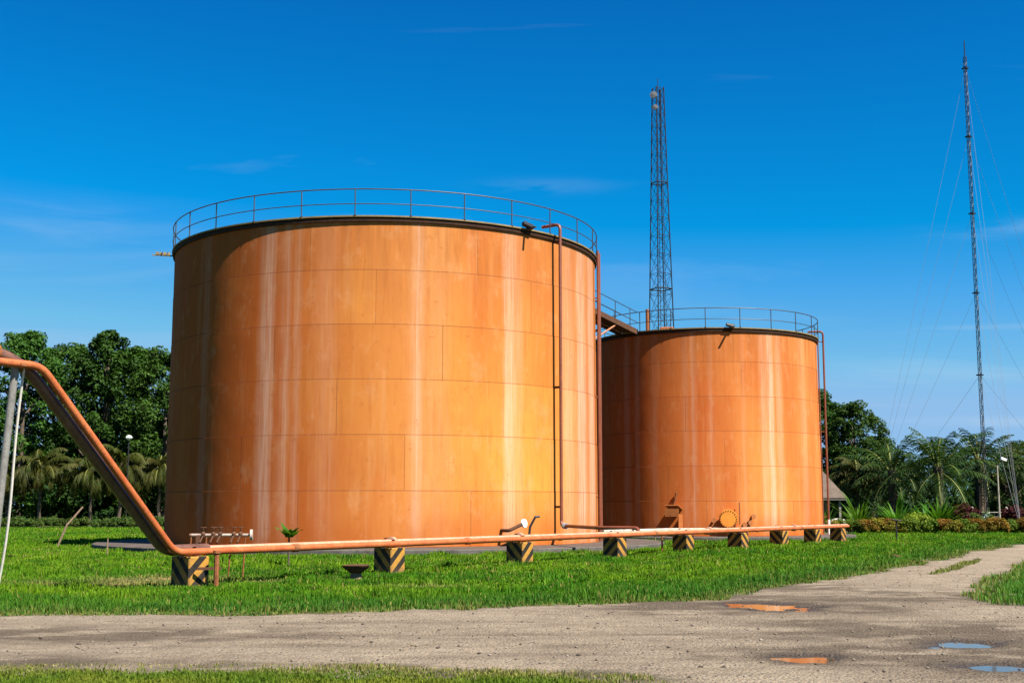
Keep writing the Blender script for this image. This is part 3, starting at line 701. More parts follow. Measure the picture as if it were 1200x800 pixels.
# smaller tank fittings
r2p = riser(tank2, R2, H2, 83, .0, M['riser'], rad=.06)
MB().tube([pol(R2+.32, 83, .02), pol(R2+.32, 83, .85)], .068, 10).build('white_sleeve', M['white'], r2p, True)
r2c = MB().tube([pol(R2+.1, 76, .05), pol(R2+.1, 76, H2-.3)], .035, 8).build('edge_conduit', M['riser'], tank2, True)
mh = pol(R2, 9.4, .95); ax2 = pol(1, 9.4, 0)
mo = MB().lathe([(.38,-.1),(.38,.26),(.49,.26),(.49,.32),(.47,.36),(0.0,.37)], 36, axis=ax2, loc=mh).build('manhole', M['manhole'], tank2, True)
side = ax2.cross(Vector((0,0,1))).normalized()
for k in range(20):
    a = 2*math.pi*k/20; MB().lathe([(0,0),(.025,0),(.025,.04),(0,.04)], 6, axis=ax2, loc=mh+ax2*.365+(side*math.cos(a)+Vector((0,0,1))*math.sin(a))*.435).build('bolt', M['rust'], mo)
MB().tube([mh+ax2*.2+side*-.62+Vector((0,0,-.3)), mh+ax2*.2+side*-.62+Vector((0,0,.85))], .03, 6).build('davit_arm', M['rust'], mo, True)
for dg, z in ((19.5,.72),(3.0,.85),(21,1.05),(16.8,.62)):
    MB().lathe([(.07,-.02),(.07,.22),(.13,.22),(.13,.28),(0,.28)], 12, axis=pol(1, dg, 0), loc=pol(R2, dg, z)).build('small_nozzle', M['tank_red'], tank2, True)
hd = MB(); rot = Matrix.Rotation(R(-14.5), 3, 'Z')
hd.box(pol(R2+.40, -14.5, 1.55), (.75, .85, .05), rot @ Matrix.Rotation(R(-14), 3, 'X')); hd.box(pol(R2+.80, -14.5, 1.26), (.75, .04, .42), rot)
hd.box(pol(R2+.40, -14.5, .62)+rot@Vector((.36,0,0)), (.04, .75, 1.1), rot)
hd.build('valve_hood', M['tank_red'], tank2)
MB().tube([pol(R2+.06, -15.5, 1.6), pol(R2+.10, -13.8, 2.35)], .06, 6).build('stem_guard', M['rust'], tank2, True)
MB().tube([pol(R2-.9, -33, H2+.05), pol(R2-.9, -33, H2+1.35)], .10, 10).build('vent_pipe', M['rust'], tank2, True)
MB().box(pol(R2-1.2, -22, H2+.16), (.75, .5, .20), None, .03).build('roof_hatch', M['tank_red'], tank2)

# ------------------------------------------------------------------ walkway between the tanks
u = (T2-T1).normalized(); v = Vector((u.y, -u.x, 0))
A = T1+u*(rt1+.05)+Vector((0,0,PAD+H1+.02)); B = T2-u*(rt2+.02)+Vector((0,0,PAD+H2+.02))
wk = empty('walkway', (A.x, A.y, 0), label='sloping steel walkway joining the tops of the two tanks', cat='walkway')
o = Vector((A.x, A.y, 0)); a_, b_ = A-o, B-o; d_ = (b_-a_)
dk = MB(); w2 = .55
P = [a_+v*w2, a_-v*w2, b_+v*w2, b_-v*w2]; up = Vector((0,0,.06))
dk.add([P[0],P[1],P[3],P[2],P[0]+up,P[1]+up,P[3]+up,P[2]+up], [(0,1,2,3),(7,6,5,4),(0,4,5,1),(1,5,6,2),(2,6,7,3),(3,7,4,0)])
dk.build('deck', M['rust_dark'], wk)
for s_ in (1, -1):
    st = MB(); q = v*s_*(w2+.04)
    p = [a_+q, b_+q]; dn = Vector((0,0,-.20)); uu = Vector((0,0,.09)); th = v*s_*.05
    st.add([p[0]+uu,p[1]+uu,p[1]+dn,p[0]+dn,p[0]+uu+th,p[1]+uu+th,p[1]+dn+th,p[0]+dn+th], [(0,1,2,3),(7,6,5,4),(0,4,5,1),(1,5,6,2),(2,6,7,3),(3,7,4,0)])
    st.build('side_beam', M['rust_dark'], wk)
    rl = MB()
    for hz in (1.07, .5): rl.tube([a_+q+Vector((0,0,hz)), b_+q+Vector((0,0,hz))], .022, 6)
    ro = rl.build('handrail', M['steel_dark'], wk, True)
    for k in range(6):
        pp = a_+d_*((k+.5)/6)+q; MB().tube([pp, pp+Vector((0,0,1.06))], .024, 6).build('rail_post', M['steel_dark'], ro)
    e = a_+d_*.80+q*.9
    MB().tube([e, a_+d_*.02+q*.9+Vector((0,0,-4.4))], .05, 6).build('brace', M['tank_red'], wk)

# ------------------------------------------------------------------ pipe run, supports
def side_dir(i):
    a = run[max(i-1, 0)]; b = run[min(i+1, len(run)-1)]; t = (b-a).normalized(); return t, Vector((-t.y, t.x, 0))
t0, l0 = side_dir(0)
def offs(d, z): return [run[i]+side_dir(i)[1]*d+Vector((0,0,z)) for i in range(len(run))]
def bk(s, d, z): p = run[0]-t0*s+l0*d; return Vector((p.x, p.y, z))
tip = run[-1]+side_dir(8)[0]*1.6
def flanges(mb, pts, r, where):
    for (i, f) in where:
        p = pts[i]*(1-f)+pts[i+1]*f; mb.lathe([(r,-.07),(r*1.45,-.06),(r*1.45,.06),(r,.07)], 14, axis=(pts[i+1]-pts[i]).normalized(), loc=p)
op = [bk(16, -.15, 4.40), bk(4.17, -.15, 4.40), bk(.62, -.17, PT+.095)] + offs(-.17, PT+.095) + [tip+Vector((.0,-.15,PT+.095))]
tag(MB().tube(fillet(op, .26), .078, 12).build('orange_pipe', M['pipe_orange'], None, True, run[0]), 'slim bright orange pipe coming down from the arch and running along the striped blocks', 'pipe')
oro = bpy.data.objects['orange_pipe']; sd0 = offs(-.17, PT+.095)
for i in range(0, 8):
    cpl = MB(); q0_, q1_ = sd0[i], sd0[i+1]
    cpl.lathe([(.076,-.10),(.096,-.09),(.096,.09),(.076,.10)], 12, axis=(q1_-q0_).normalized(), loc=q0_.lerp(q1_, .45+.1*math.sin(i*2.3))-run[0]); cpl.build('coupling', M['rust'] if i % 3 == 0 else M['pipe_orange'], oro, True)
fp = [bk(16, .07, 4.60), bk(4.56, .07, 4.60), bk(.70, .07, PT+.13)] + offs(.12, PT+.14)[:1] + [bk(-.6, .12, PT+.14)]
fat = MB().tube(fillet(fp, .75, 8), .118, 14).build('brown_pipe', M['pipe_brown'], None, True, run[0])
tag(fat, 'thick brown insulated pipe bending down beside the slim orange pipe at the left', 'pipe')
MB().lathe([(.128,-.05),(.16,-.05),(.16,.05),(.128,.05)], 16, axis=t0, loc=bk(5.05, .07, 4.60)-run[0]).build('pipe_clamp', M['rust'], fat, True)
pp_ = [bk(-.62, .12, PT+.115)] + offs(.12, PT+.115)[1:] + [tip+Vector((0,.12,PT+.115))]
pm_ = MB().tube(pp_, .098, 12)
pale = pm_.build('faded_pipe', M['pipe_pale'], None, True, run[0]); tag(pale, 'faded pinkish pipe lying beside the orange one along the striped blocks', 'pipe')
for wh in [(1,.04),(2,.03),(4,.5),(6,.5)]:
    fm = MB(); flanges(fm, [q-run[0] for q in pp_], .112, [wh]); fm.build('flange', M['pipe_pale'], pale, True)
wp = [run[3]+side_dir(3)[1]*.46+Vector((0,0,.88)), run[4]+side_dir(4)[1]*.50+Vector((0,0,.87)), run[5]+side_dir(5)[1]*.50+Vector((0,0,.80)), run[5]+side_dir(5)[1]*1.6+side_dir(5)[0]*1.2+Vector((0,0,.80))]
wpo = MB().tube(fillet(wp, .25), .065, 10).build('white_pipe', M['pipe_white'], None, True, run[3]); tag(wpo, 'thin flaking white pipe behind the pipeline in front of the smaller tank', 'pipe')
for f in (.15, .85):
    q = wp[0]*(1-f)+wp[1]*f-run[3]
    MB().tube([Vector((q.x,q.y,0)), q], .035, 6).build('stand', M['rust'], wpo)
labs = ['striped concrete pipe block nearest the descending pipe, with a rusty standpipe beside it', 'striped concrete block next to the rusty mushroom-shaped cap', 'striped concrete pipe block below the black lever, third from the descending pipe',
        'striped concrete pipe block below the elbow of the thin riser branch', 'striped concrete block in front of the valve hood of the smaller tank', 'striped concrete block in front of the round manhole of the smaller tank',
        'striped concrete block right of the manhole, third from the far end of the pipeline', 'striped concrete block at the right foot of the smaller tank', 'last striped concrete block at the far end of the pipeline']
sz = [.52,.52,.52,.52,.52,.56,.54,.52,.52]
for i, p in enumerate(run):
    t, l = side_dir(i); rz = math.atan2(t.y, t.x)-R(9)
    s_ = empty('pipe_support', (p.x, p.y, 0), rz, label=labs[i], cat='pipe support', group='striped concrete blocks under the pipeline')
    w_ = sz[i]; bm = MB(); bm.box((0,0,PT/2-.03), (w_, w_+.14, PT+.06), None, .02)
    bm.build('block', M['stripeA' if i in (0,1,2,6,7) else 'stripeB'], s_)
    MB().box((0,0,PT+.008), (.12, w_+.10, .016)).build('saddle_plate', M['rust'], s_)
    for d in (-.17, .12):
        rr_ = .10 if d < 0 else .125
        MB().lathe([(rr_-.01,-.03),(rr_+.012,-.03),(rr_+.012,.03),(rr_-.01,.03)], 14, 0, math.pi, axis=(1,0,0), loc=(0, d, PT+(.095 if d < 0 else .115))).build('pipe_strap', M['rust'], s_)

# overhead arch: pole and rope
p_top = bk(4.63, .0, 4.40); p_bot = Vector((p_top.x-.33, p_top.y+.1, 0))
po = MB().tube([p_bot, p_top], .072, 12).build('support_pole', M['grey_pole'], None, True, p_bot); tag(po, 'leaning grey steel pole holding up the overhead pipes at the left edge', 'pole')
MB().box(p_top-p_bot+Vector((0,0,-.02)), (.5,.12,.05), Matrix.Rotation(math.atan2(l0.y,l0.x), 3, 'Z')).build('pole_cap', M['rust'], po)
rtop = bk(4.45, -.02, 4.36); rend = Vector((X(0, 25.2), 25.2, 0))
pts = []
for k in range(13):
    t = k/12; q = rtop*(1-t)+Vector((rend.x, rend.y, 0))*t; q.x += .05*math.sin(math.pi*t)-.035*math.sin(6*t); pts.append(q)
ro_ = MB().tube(pts, .025, 9).build('rope', M['rope'], None, True, rend); tag(ro_, 'pale slack rope hanging from the overhead pipe down to the grass', 'rope')

# ------------------------------------------------------------------ small iron things in the grass
Yv = 31.0
vroot = empty('valve_manifold', (X(258, Yv), Yv, 0), R(8), label='low rusty valve manifold with hand wheels behind the pipeline near the tank', cat='valve manifold')
hz = Z(626.5, Yv)
MB().tube([(-.70,0,hz),(.74,0,hz)], .036, 10).build('header_pipe', M['manifold'], vroot, True)
MB().lathe([(0,-.03),(.13,-.03),(.13,.03),(0,.03)], 16, axis=(1,0,0), loc=(.76,0,hz)).build('end_flange', M['pipe_white'], vroot, True)
for x in (-.66,-.30,.28,.62): MB().tube([(x,0,hz),(x-.05,.05,0)], .02, 7).build('leg', M['rust'], vroot)
MB().box((-.5,0,hz*.5+.04), (.10,.10,hz-.08)).build('stanchion', M['rust_dark'], vroot)
for x in (-.38,-.14,.02,.34,.5):
    vb = MB(); vb.lathe([(.04,-.09),(.055,-.05),(.06,0),(.035,.04),(.016,.06),(.012,.15)], 12, loc=(x,0,hz+.03))
    vo = vb.build('valve', M['rust_dark'], vroot, True)
    hw = MB(); n = 16; hw.tube([(x+.07*math.cos(2*math.pi*k/n), .07*math.sin(2*math.pi*k/n), hz+.18) for k in range(n+1)], .012, 6, False)
    hw.tube([(x-.07,0,hz+.18),(x+.07,0,hz+.18)], .009, 5); hw.tube([(x,-.07,hz+.18),(x,.07,hz+.18)], .009, 5); hw.build('hand_wheel', M['rust_dark'], vo)
    MB().tube([(x,0,hz),(x-.06,-.22,hz-.18)], .022, 7).build('outlet', M['rust_dark'], vo)
sp0 = G(253, 689); sr = empty('standpipe', sp0, R(20), label='short rusty standpipe with a crossbar beside the first striped block', cat='standpipe')
MB().tube([(0,0,-.05),(0,0,.74)], .055, 8).build('pipe', M['rust'], sr, True); MB().lathe([(0,.74),(.08,.74),(.08,.80),(0,.80)], 10).build('cap', M['rust'], sr)
MB().box((-.16,0,.42), (.52,.05,.06)).build('crossbar', M['rust_dark'], sr)
mp = G(417, 682); mr = empty('rusty_vent', mp, .3, label='rusty mushroom-capped iron vent standing alone in the lawn', cat='vent')
MB().tube([(0,0,-.03),(0,0,.24)], [.15,.12], 10).build('stem', M['wood'], mr, True)
MB().lathe([(.11,.20),(.30,.33),(.33,.39),(.20,.41),(.0,.38)], 11).build('cap', M['rust_dark'], mr, True)
q0, q1 = G(66, 641), W(78, 613, 56)
lp = empty('leaning_post', (q0.x, q0.y, 0), label='leaning brown wooden post in the shaded lawn left of the large tank', cat='post')
MB().tube([(0,0,-.1), (.42,.1,1.05)], .05, 7).build('post', M['wood'], lp); MB().tube([(.42,.1,1.0), (.95,.4,1.75)], .04, 7).build('strut', M['wood'], lp)
q = G(125, 651); tag(MB().tube([(q.x,q.y,-.1),(q.x+.02,q.y,.62)], .025, 7).build('stake', M['wood'], None, True, q), 'thin upright wooden stake in the lawn left of the large tank', 'stake')
q = G(1049, 655); rk = MB(); 
tag(rk.lathe([(.01,.16),(.12,.15),(.2,.08),(.22,0)], 9, loc=(q.x,q.y,0)).build('dark_stone', M['rust_dark'], None, False, q), 'small dark stone lying in the lawn near the track', 'stone')
q = G(1051, 632.5); bs = empty('marker_post', q, label='thin black post with a flat plate on top, in the lawn before the shrubs', cat='post')
MB().tube([(0,0,-.05),(0,0,1.02)], .045, 8).build('post', M['black'], bs); MB().box((0,0,1.06), (.52,.30,.07), Matrix.Rotation(.12, 3, 'Y'), .02).build('plate', M['black'], bs)
# sapling by the pad
q = G(334, 662)

# ------------------------------------------------------------------ towers
tw = empty('lattice_tower', (X(778.5, 115), 115, 0), R(24), label='dark lattice radio tower rising behind the smaller tank', cat='radio tower')
TH = Z(103, 115)
def hwid(z): return 1.34-(1.34-.46)*z/TH
cor = [(1,1),(-1,1),(-1,-1),(1,-1)]
def cp(k, z): h = hwid(z)*.98; return Vector((cor[k%4][0]*h*.86, cor[k%4][1]*h*.86, z))
for k in range(4): MB().tube([cp(k, 0), cp(k, TH)], .052, 6).build('leg', M['tower_steel'], tw)
br = MB(); z = 0.0; flip = 0
while z < TH-.5:
    hgt_ = 1.9*hwid(z)*.98+.25; z2 = min(z+hgt_, TH)
    for k in range(4):
        br.tube([cp(k, z2), cp(k+1, z2)], .022, 4)
        mid = (cp(k, z2)+cp(k+1, z2))*.5
        br.tube([cp(k, z), cp(k+1, z2)], .02, 4); br.tube([cp(k+1, z), cp(k, z2)], .02, 4)
    z = z2; flip ^= 1
br.build('bracing', M['tower_steel'], tw)
ld = MB()
for s_ in (-.18, .18): ld.tube([(s_, -hwid(0)*.2, 0), (s_, -hwid(TH)*.2, TH)], .03, 4)
for k in range(int(TH/.45)): ld.tube([(-.18,-.2*hwid(k*.45),k*.45+.2),(.18,-.2*hwid(k*.45),k*.45+.2)], .015, 4)
ld.build('ladder', M['tower_steel'], tw)
for z in (TH*.28, TH*.52, TH*.76):
    pf = MB()
    for k in range(4): pf.tube([cp(k, z)*1.02, cp(k+1, z)*1.02], .055, 4)
    pf.build('collar', M['tower_steel'], tw)
for (dx_, dz_, s_) in ((-.75, -1.0, .34), (-.45, -2.1, .26)):
    dm = MB().lathe([(.0,0),(s_*.6,.05),(s_,.16),(s_,.30),(.0,.34)], 18, axis=(-.7,-.7,.05), loc=(dx_*.9, dx_*.6, TH+dz_)).build('dish_antenna', M['dish'], tw, True)
    MB().tube([cp(2, TH+dz_), (dx_*.9, dx_*.6, TH+dz_)], .04, 6).build('dish_mount', M['tower_steel'], dm)
MB().tube([(0,0,TH-.2),(0,0,TH+.9)], .03, 6).build('lightning_rod', M['tower_steel'], tw)
MB().tube([cp(0, 0)+Vector((.25,0,0)), cp(0, TH)+Vector((.15,0,0))], .03, 5).build('feeder_cable', M['black'], tw)

ms = empty('guyed_mast', (X(1156, 100), 100, 0), R(15), label='tall slender guyed radio mast at the right', cat='radio mast')
MH = Z(66, 100); mw = .14
mc = [Vector((mw*math.cos(2*math.pi*k/3), mw*math.sin(2*math.pi*k/3), 0)) for k in range(3)]
for k in range(3): MB().tube([mc[k], mc[k]+Vector((0,0,MH))], .025, 5).build('leg', M['tower_steel'], ms)
br = MB(); z = 0; f_ = 0
while z < MH-.4:
    for k in range(3):
        a = mc[k]; c2 = mc[(k+1)%3]; 
        br.tube([a+Vector((0,0,z)), c2+Vector((0,0,z))], .017, 4)
        br.tube([(a if f_ else c2)+Vector((0,0,z)), (c2 if f_ else a)+Vector((0,0,z+.42))], .015, 4)
    z += .42; f_ ^= 1
br.build('bracing', M['tower_steel'], ms)
MB().tube([(0,0,MH-.3),(0,0,Z(48,100))], .04, 6).build('whip_antenna', M['tower_steel'], ms)
mwi = (Matrix.Translation(ms.location) @ Matrix.Rotation(R(15), 4, 'Z')).inverted()
anch = [mwi @ Vector((X(1014, 104), 104, 0)), mwi @ Vector((X(1300, 105), 105, 0)), mwi @ Vector((X(1196, 90), 90, 0))]
for py in (80, 160, 250, 343, 439):
    zz = Z(py, 100)
    MB().lathe([(.30,-.05),(.33,-.05),(.33,.05),(.30,.05)], 3, loc=(0,0,zz)).build('guy_collar', M['tower_steel'], ms)
    for k, a in enumerate(anch):
        q = Vector((0,0,zz)); m_ = (q+a)*.5-Vector((0,0,.25)); MB().tube([q, (q+m_)*.5-Vector((0,0,.05)), m_, (m_+a)*.5-Vector((0,0,.05)), a], .010, 4).build('guy_wire', M['galv'], ms)

# ------------------------------------------------------------------ plants
def leaf_quads(P, N, L, Wd, r):
    n = len(P); N = N/np.maximum(np.linalg.norm(N, axis=1, keepdims=True), 1e-6)
    t = r.normal(size=(n, 3)); t -= N*(t*N).sum(1, keepdims=True); t /= np.maximum(np.linalg.norm(t, axis=1, keepdims=True), 1e-6)
    b = np.cross(N, t); L = np.asarray(L).reshape(-1, 1); Wd = np.asarray(Wd).reshape(-1, 1)
    V = np.stack([P-t*L*.5, P+b*Wd*.5+N*L*.06, P+t*L*.5-N*L*.10, P-b*Wd*.5+N*L*.06], 1).reshape(-1, 3)
    return V, np.arange(n*4).reshape(-1, 4)
def lump_cloud(cs, rs, per, L, r, flat=.8, upb=.35):
    cs = np.array(cs); rs = np.array(rs); n = len(cs)*per
    c = np.repeat(cs, per, 0); rad = np.repeat(rs, per)
    d = r.normal(size=(n, 3)); d[:, 2] += upb; d /= np.linalg.norm(d, axis=1, keepdims=True)
    P = c+d*np.stack([rad, rad, rad*flat], 1)*(r.uniform(.45, 1.08, n)**.7)[:, None]
    N = d*.9+r.normal(size=(n, 3))*.55+np.array([0,0,.45])
    l = L*r.uniform(.7, 1.35, n); return leaf_quads(P, N, l, l*.55, r)
def crown_lumps(h, w, n, r, low=.18, top_sharp=1.0):
    cs = []; rs = []
    while len(cs) < n:
        z = r.uniform(low, 1); prof = math.sin(math.pi*min(1, (z-low)/(1-low)*.72+.25))**.7
        a = r.uniform(0, 2*math.pi); rr = w*.5*prof*(r.uniform(.30, 1.05)**.5); 
        cs.append((rr*math.cos(a), rr*math.sin(a), h*z)); rs.append(r.uniform(.06, .115)*w*(1 if z < .85 else .8))
    return cs, rs
def broad_tree(name, h, w, mat, seed, nl=190, per=120, L=.36, low=.06):
    r = np.random.default_rng(seed); t = empty(name, (0,0,0))
    cs, rs = crown_lumps(h*.96, w, nl, r, low); V, Fq = lump_cloud(cs, rs, per, L, r)
    tm = MB(); k = h*.55
    tm.tube([(0,0,-.1),(.1,.05,h*.2),(-.05,.1,h*.4),(.05,0,h*.8)], [w*.035,w*.028,w*.022,w*.006], 9)
    for j in r.choice(len(cs), 14, False):
        c = Vector(cs[j]); z0 = max(h*.15, c.z-math.hypot(c.x, c.y)*.9-.5); z0 = min(z0, h*.7)
        s = Vector((0,0,z0)); m_ = s.lerp(c, .5)+Vector((0,0,.3)); tm.tube([s, m_, c], [w*.014, w*.010, w*.004], 6)
    tm.build('trunk', M['bark'], t, True); np_mesh('crown', V, Fq, mat, t); return t
def frond(mbV, mbF, base, az, el, L, bend, r, nl=26, ll=.75, droop=.5, w=.055):
    n = nl; p = Vector(base); e = el; ds = L/n; h = Vector((math.cos(az), math.sin(az), 0)); side = Vector((-h.y, h.x, 0)); tw_ = r.uniform(-.35, .35)
    prev = None
    for i in range(n+1):
        t = i/n; d = h*math.cos(e)+Vector((0,0,math.sin(e))); nrm = side.cross(d)*-1; nrm = d.cross(side)
        w_ = .05*(1-t)+.010
        cur = (p+side*w_, p-side*w_)
        if prev:
            b = len(mbV); mbV += [prev[0], prev[1], cur[1], cur[0]]; mbF.append((b, b+1, b+2, b+3))
        prev = cur
        if t > .08:
            l = ll*(math.sin(math.pi*min(1, t*.88+.10))**.6)*r.uniform(.8, 1.15)
            for s in (1, -1):
                dr = (side*s*(.92)+d*.55-Vector((0,0,1))*droop*r.uniform(.5, 1.3)+nrm*.15*s*tw_).normalized()
                b = len(mbV); ww = d*w
                q = p+dr*l*.55+Vector((0,0,.06)); tip_ = p+dr*l-Vector((0,0,droop*.25*l))
                mbV += [p-ww*.6, p+ww*.6, q+ww*.8, tip_, q-ww*.8]; mbF += [(b, b+1, b+2, b+4), (b+4, b+2, b+3, b+3)]
        p = p+d*ds; e -= bend/n*(.5+t)
def palm(name, h, mat, seed, L=4.2, nf=34, trunk_r=.30, droop=.5, emin=-25, emax=82, bend=1.2, ll=.75, skirt=None, w=.06, bark='bark'):
    r = random.Random(seed); t = empty(name, (0,0,0))
    V = []; Fq = []
    for i in range(nf):
        k = i/(nf-1); az = i*2.39996+r.uniform(-.2,.2); el = R(emax+(emin-emax)*k**.9+r.uniform(-6,6))
        frond(V, Fq, (math.cos(az)*trunk_r*.6, math.sin(az)*trunk_r*.6, h-.5*k), az, el, L*r.uniform(.85,1.08)*(.8 if k < .12 else 1), bend*r.uniform(.75,1.25), r, ll=ll, droop=droop, w=w)
    tri = []; mi = []
    for f in Fq:
        st_ = 1 if (f[1] == f[0]+1 and f[2] == f[0]+2 and f[3] == f[0]+3) else 0
        for q in [f[:3]]+([(f[0], f[2], f[3])] if f[2] != f[3] and f[3] not in f[:3] else []): tri.append(q); mi.append(st_)
    co_ = np_mesh('crown', np.array([tuple(q) for q in V]), np.array(tri), mat, t)
    co_.data.materials.append(M['rachis']); co_.data.polygons.foreach_set('material_index', np.array(mi, dtype=np.int32))
    if skirt:
        V = []; Fq = []
        for i in range(skirt[1]):
            az = i*2.39996; frond(V, Fq, (math.cos(az)*.15, math.sin(az)*.15, h-.4), az, R(r.uniform(0, 40)), L*1.15*r.uniform(.75, 1.1), 3.1*r.uniform(.85, 1.1), r, ll=ll*.95, droop=1.4, w=w)
        tri = []
        for f in Fq: tri.append(f[:3]); tri += [(f[0], f[2], f[3])] if f[2] != f[3] and f[3] not in f[:3] else []
        np_mesh('drooping_fronds', np.array([tuple(q) for q in V]), np.array(tri), skirt[0], t)
    tm = MB(); n = 14
    tm.tube([(0.03*math.sin(i), .03*math.cos(i*1.3), -.1+(h+.05)*i/n) for i in range(n+1)], [trunk_r*(1.15-.25*i/n)*(1+.10*(i % 2)) for i in range(n+1)], 10)
    tm.build('trunk', M[bark], t, True); return t
def strap_plant(name, h, mat, seed, n=46, w=.13):
    r = random.Random(seed); V = []; T3 = []
    for i in range(n):
        az = i*2.39996; el = R(r.uniform(48, 89)); L = h*r.uniform(.6, 1.12); hd_ = Vector((math.cos(az), math.sin(az), 0)); sd2 = Vector((-hd_.y, hd_.x, 0)); p = hd_*.08; e = el; pr = None
        for k in range(6):
            t = k/5; ww = w*(.5+1.1*t if t < .4 else (1-t)*1.55+.02)*.5
            cur = (p+sd2*ww, p-sd2*ww+Vector((0,0,.02)))
            if pr: b = len(V); V += [pr[0], pr[1], cur[1], cur[0]]; T3 += [(b,b+1,b+2),(b,b+2,b+3)]
            pr = cur; p = p+(hd_*math.cos(e)+Vector((0,0,math.sin(e))))*(L/5); e -= .17*r.uniform(.3, 1.6)
    t = empty(name, (0,0,0)); np_mesh('leaves', np.array([tuple(q) for q in V]), np.array(T3), mat, t)
    MB().tube([(0,0,-.05),(0,0,.25)], .08, 7).build('stem', M['bark'], t); return t
def bush(name, mat, w, h, seed, n=26, per=60, L=.13):
    r = np.random.default_rng(seed); cs = []; rs = []
    for i in range(n):
        a = r.uniform(0, 6.28); q = r.uniform(0, 1)**.5; z = r.uniform(.25, 1)
        k = w*.42*q*math.sqrt(max(.08, 1-(z*.8)**2)); cs.append((k*math.cos(a), k*math.sin(a), h*z*.85)); rs.append(w*.17)
    V, Fq = lump_cloud(cs, rs, per, L, r); return np_mesh(name, V, Fq, mat)

def place(proto, used, loc, rz, s, label, cat, group=None):
    o = copy_tree(proto) if used.get(proto.name) else proto
    used[proto.name] = True
    o.location = loc; o.rotation_euler = (0,0,rz); o.scale = s if isinstance(s, tuple) else (s,s,s)
    tag(o, label, cat, group); return o
used = {}
# tall broadleaf trees, left
bt = [broad_tree('broadleaf_tree', 19, 10.5, M['leaf_mid'], 101), broad_tree('broadleaf_tree', 19, 9.5, M['leaf_dark'], 102), broad_tree('broadleaf_tree', 19, 11.5, M['leaf_mid'], 103)]
GL = 'tall broadleaf trees left of the large tank'
for (px, top, Y, k, rz, lab) in [
    (-62, 400, 128, 1, 1.0, 'broadleaf tree at the very left edge, beyond the leaning grey pole'),
    (22, 383, 126, 0, 2.2, 'tall broadleaf tree behind the leaning grey pole and rope'),
    (72, 398, 133, 2, .6, 'broadleaf tree behind the top of the descending pipe, between the pole and the tallest crown'),
    (118, 382, 127, 1, 4.0, 'tallest dark green broadleaf tree, in the middle of the left group'),
    (155, 402, 131, 0, 5.1, 'broadleaf tree right of the tallest crown in the left group'),
    (190, 405, 126, 2, 3.3, 'broadleaf tree closest to the left side of the large tank'),
    (232, 410, 130, 1, .2, 'broadleaf tree mostly hidden behind the left flank of the large tank')]:
    place(bt[k], used, (X(px, Y), Y, 0), rz, Z(top, Y)/19, lab, 'tree', GL)
# broadleaf trees, right
GR = 'broadleaf trees at the right'
bo = broad_tree('broadleaf_tree', 12, 9.5, M['leaf_olive'], 104, 70, 140, .32, .1)
for (px, top, Y, pr, h0, rz, lab) in [
    (958, 452, 112, bt[1], 19, 1.9, 'broadleaf tree beside the right edge of the smaller tank'),
    (1004, 468, 110, bt[2], 19, 4.4, 'dark broadleaf tree between the smaller tank and the oil palms'),
    (1196, 516, 108, bo, 12, .8, 'olive green broadleaf tree at the right edge behind the fence'),
    (1246, 505, 112, bo, 12, 2.8, 'olive green broadleaf tree just beyond the right edge')]:
    s_ = Z(top, Y)/h0; place(pr, used, (X(px, Y), Y, 0), rz, (s_*1.15, s_*1.15, s_), lab, 'tree', GR)
# palms
fox = palm('fishtail_palm', 5.6, M['palm_y'], 11, 3.6, 14, .14, .9, 15, 80, 2.2, .8, (M['palm_y'], 22), .085, 'bark')
GP = 'drooping palms under the trees'
for (px, top, Y, rz, s, lab) in [(46, 0, 116, .3, 1.0, 'drooping yellowish palm between the rope and the descending pipe'), (106, 0, 116, 2.0, .92, 'drooping yellowish palm just below and left of the sloping pipe'), (140, 0, 117, 4.0, 1.04, 'taller drooping palm with an upright spear, right of the sloping pipe'), (186, 0, 119, 1.0, .98, 'drooping palm in deep shade beside the large tank'), (8, 0, 119, 5, .8, 'small drooping palm at the left edge by the grey pole'),
    (1006, 0, 101, 3.1, .80, 'drooping fountain palm right of the pavilion roof')]:
    place(fox, used, (X(px, Y), Y, 0), rz, s, lab, 'palm', GP)
op1 = palm('oil_palm', 4.6, M['palm'], 21, 4.4, 28, .34, .55, -38, 84, 1.25, .85, None, .055)
op2 = palm('oil_palm', 5.4, M['palm_far'], 22, 4.3, 28, .32, .5, -35, 84, 1.2, .85, None, .055)
GO = 'oil palms behind the flower bed'
for (px, Y, pr, rz, s, lab) in [(1047, 98, op1, .4, 1.0, 'dark oil palm left of the big oil palm, behind the leafy lilies'), (1101, 96, op1, 2.6, 1.05, 'big oil palm with wide arching fronds and bare pale trunk at the right'), (1150, 106, op2, 1.2, 1.08, 'oil palm crown behind the foot of the guyed mast'),
    (1076, 110, op2, 3.9, .80, 'oil palm half hidden behind the big oil palm'), (1022, 106, op2, 5.3, .82, 'oil palm beside the dark broadleaf tree right of the smaller tank'), (1180, 110, op2, .1, .98, 'oil palm between the mast and the olive tree at the right edge'), (1226, 100, op1, .9, 1., 'oil palm just past the right edge')]:
    place(pr, used, (X(px, Y), Y, 0), rz, s, lab, 'palm', GO)
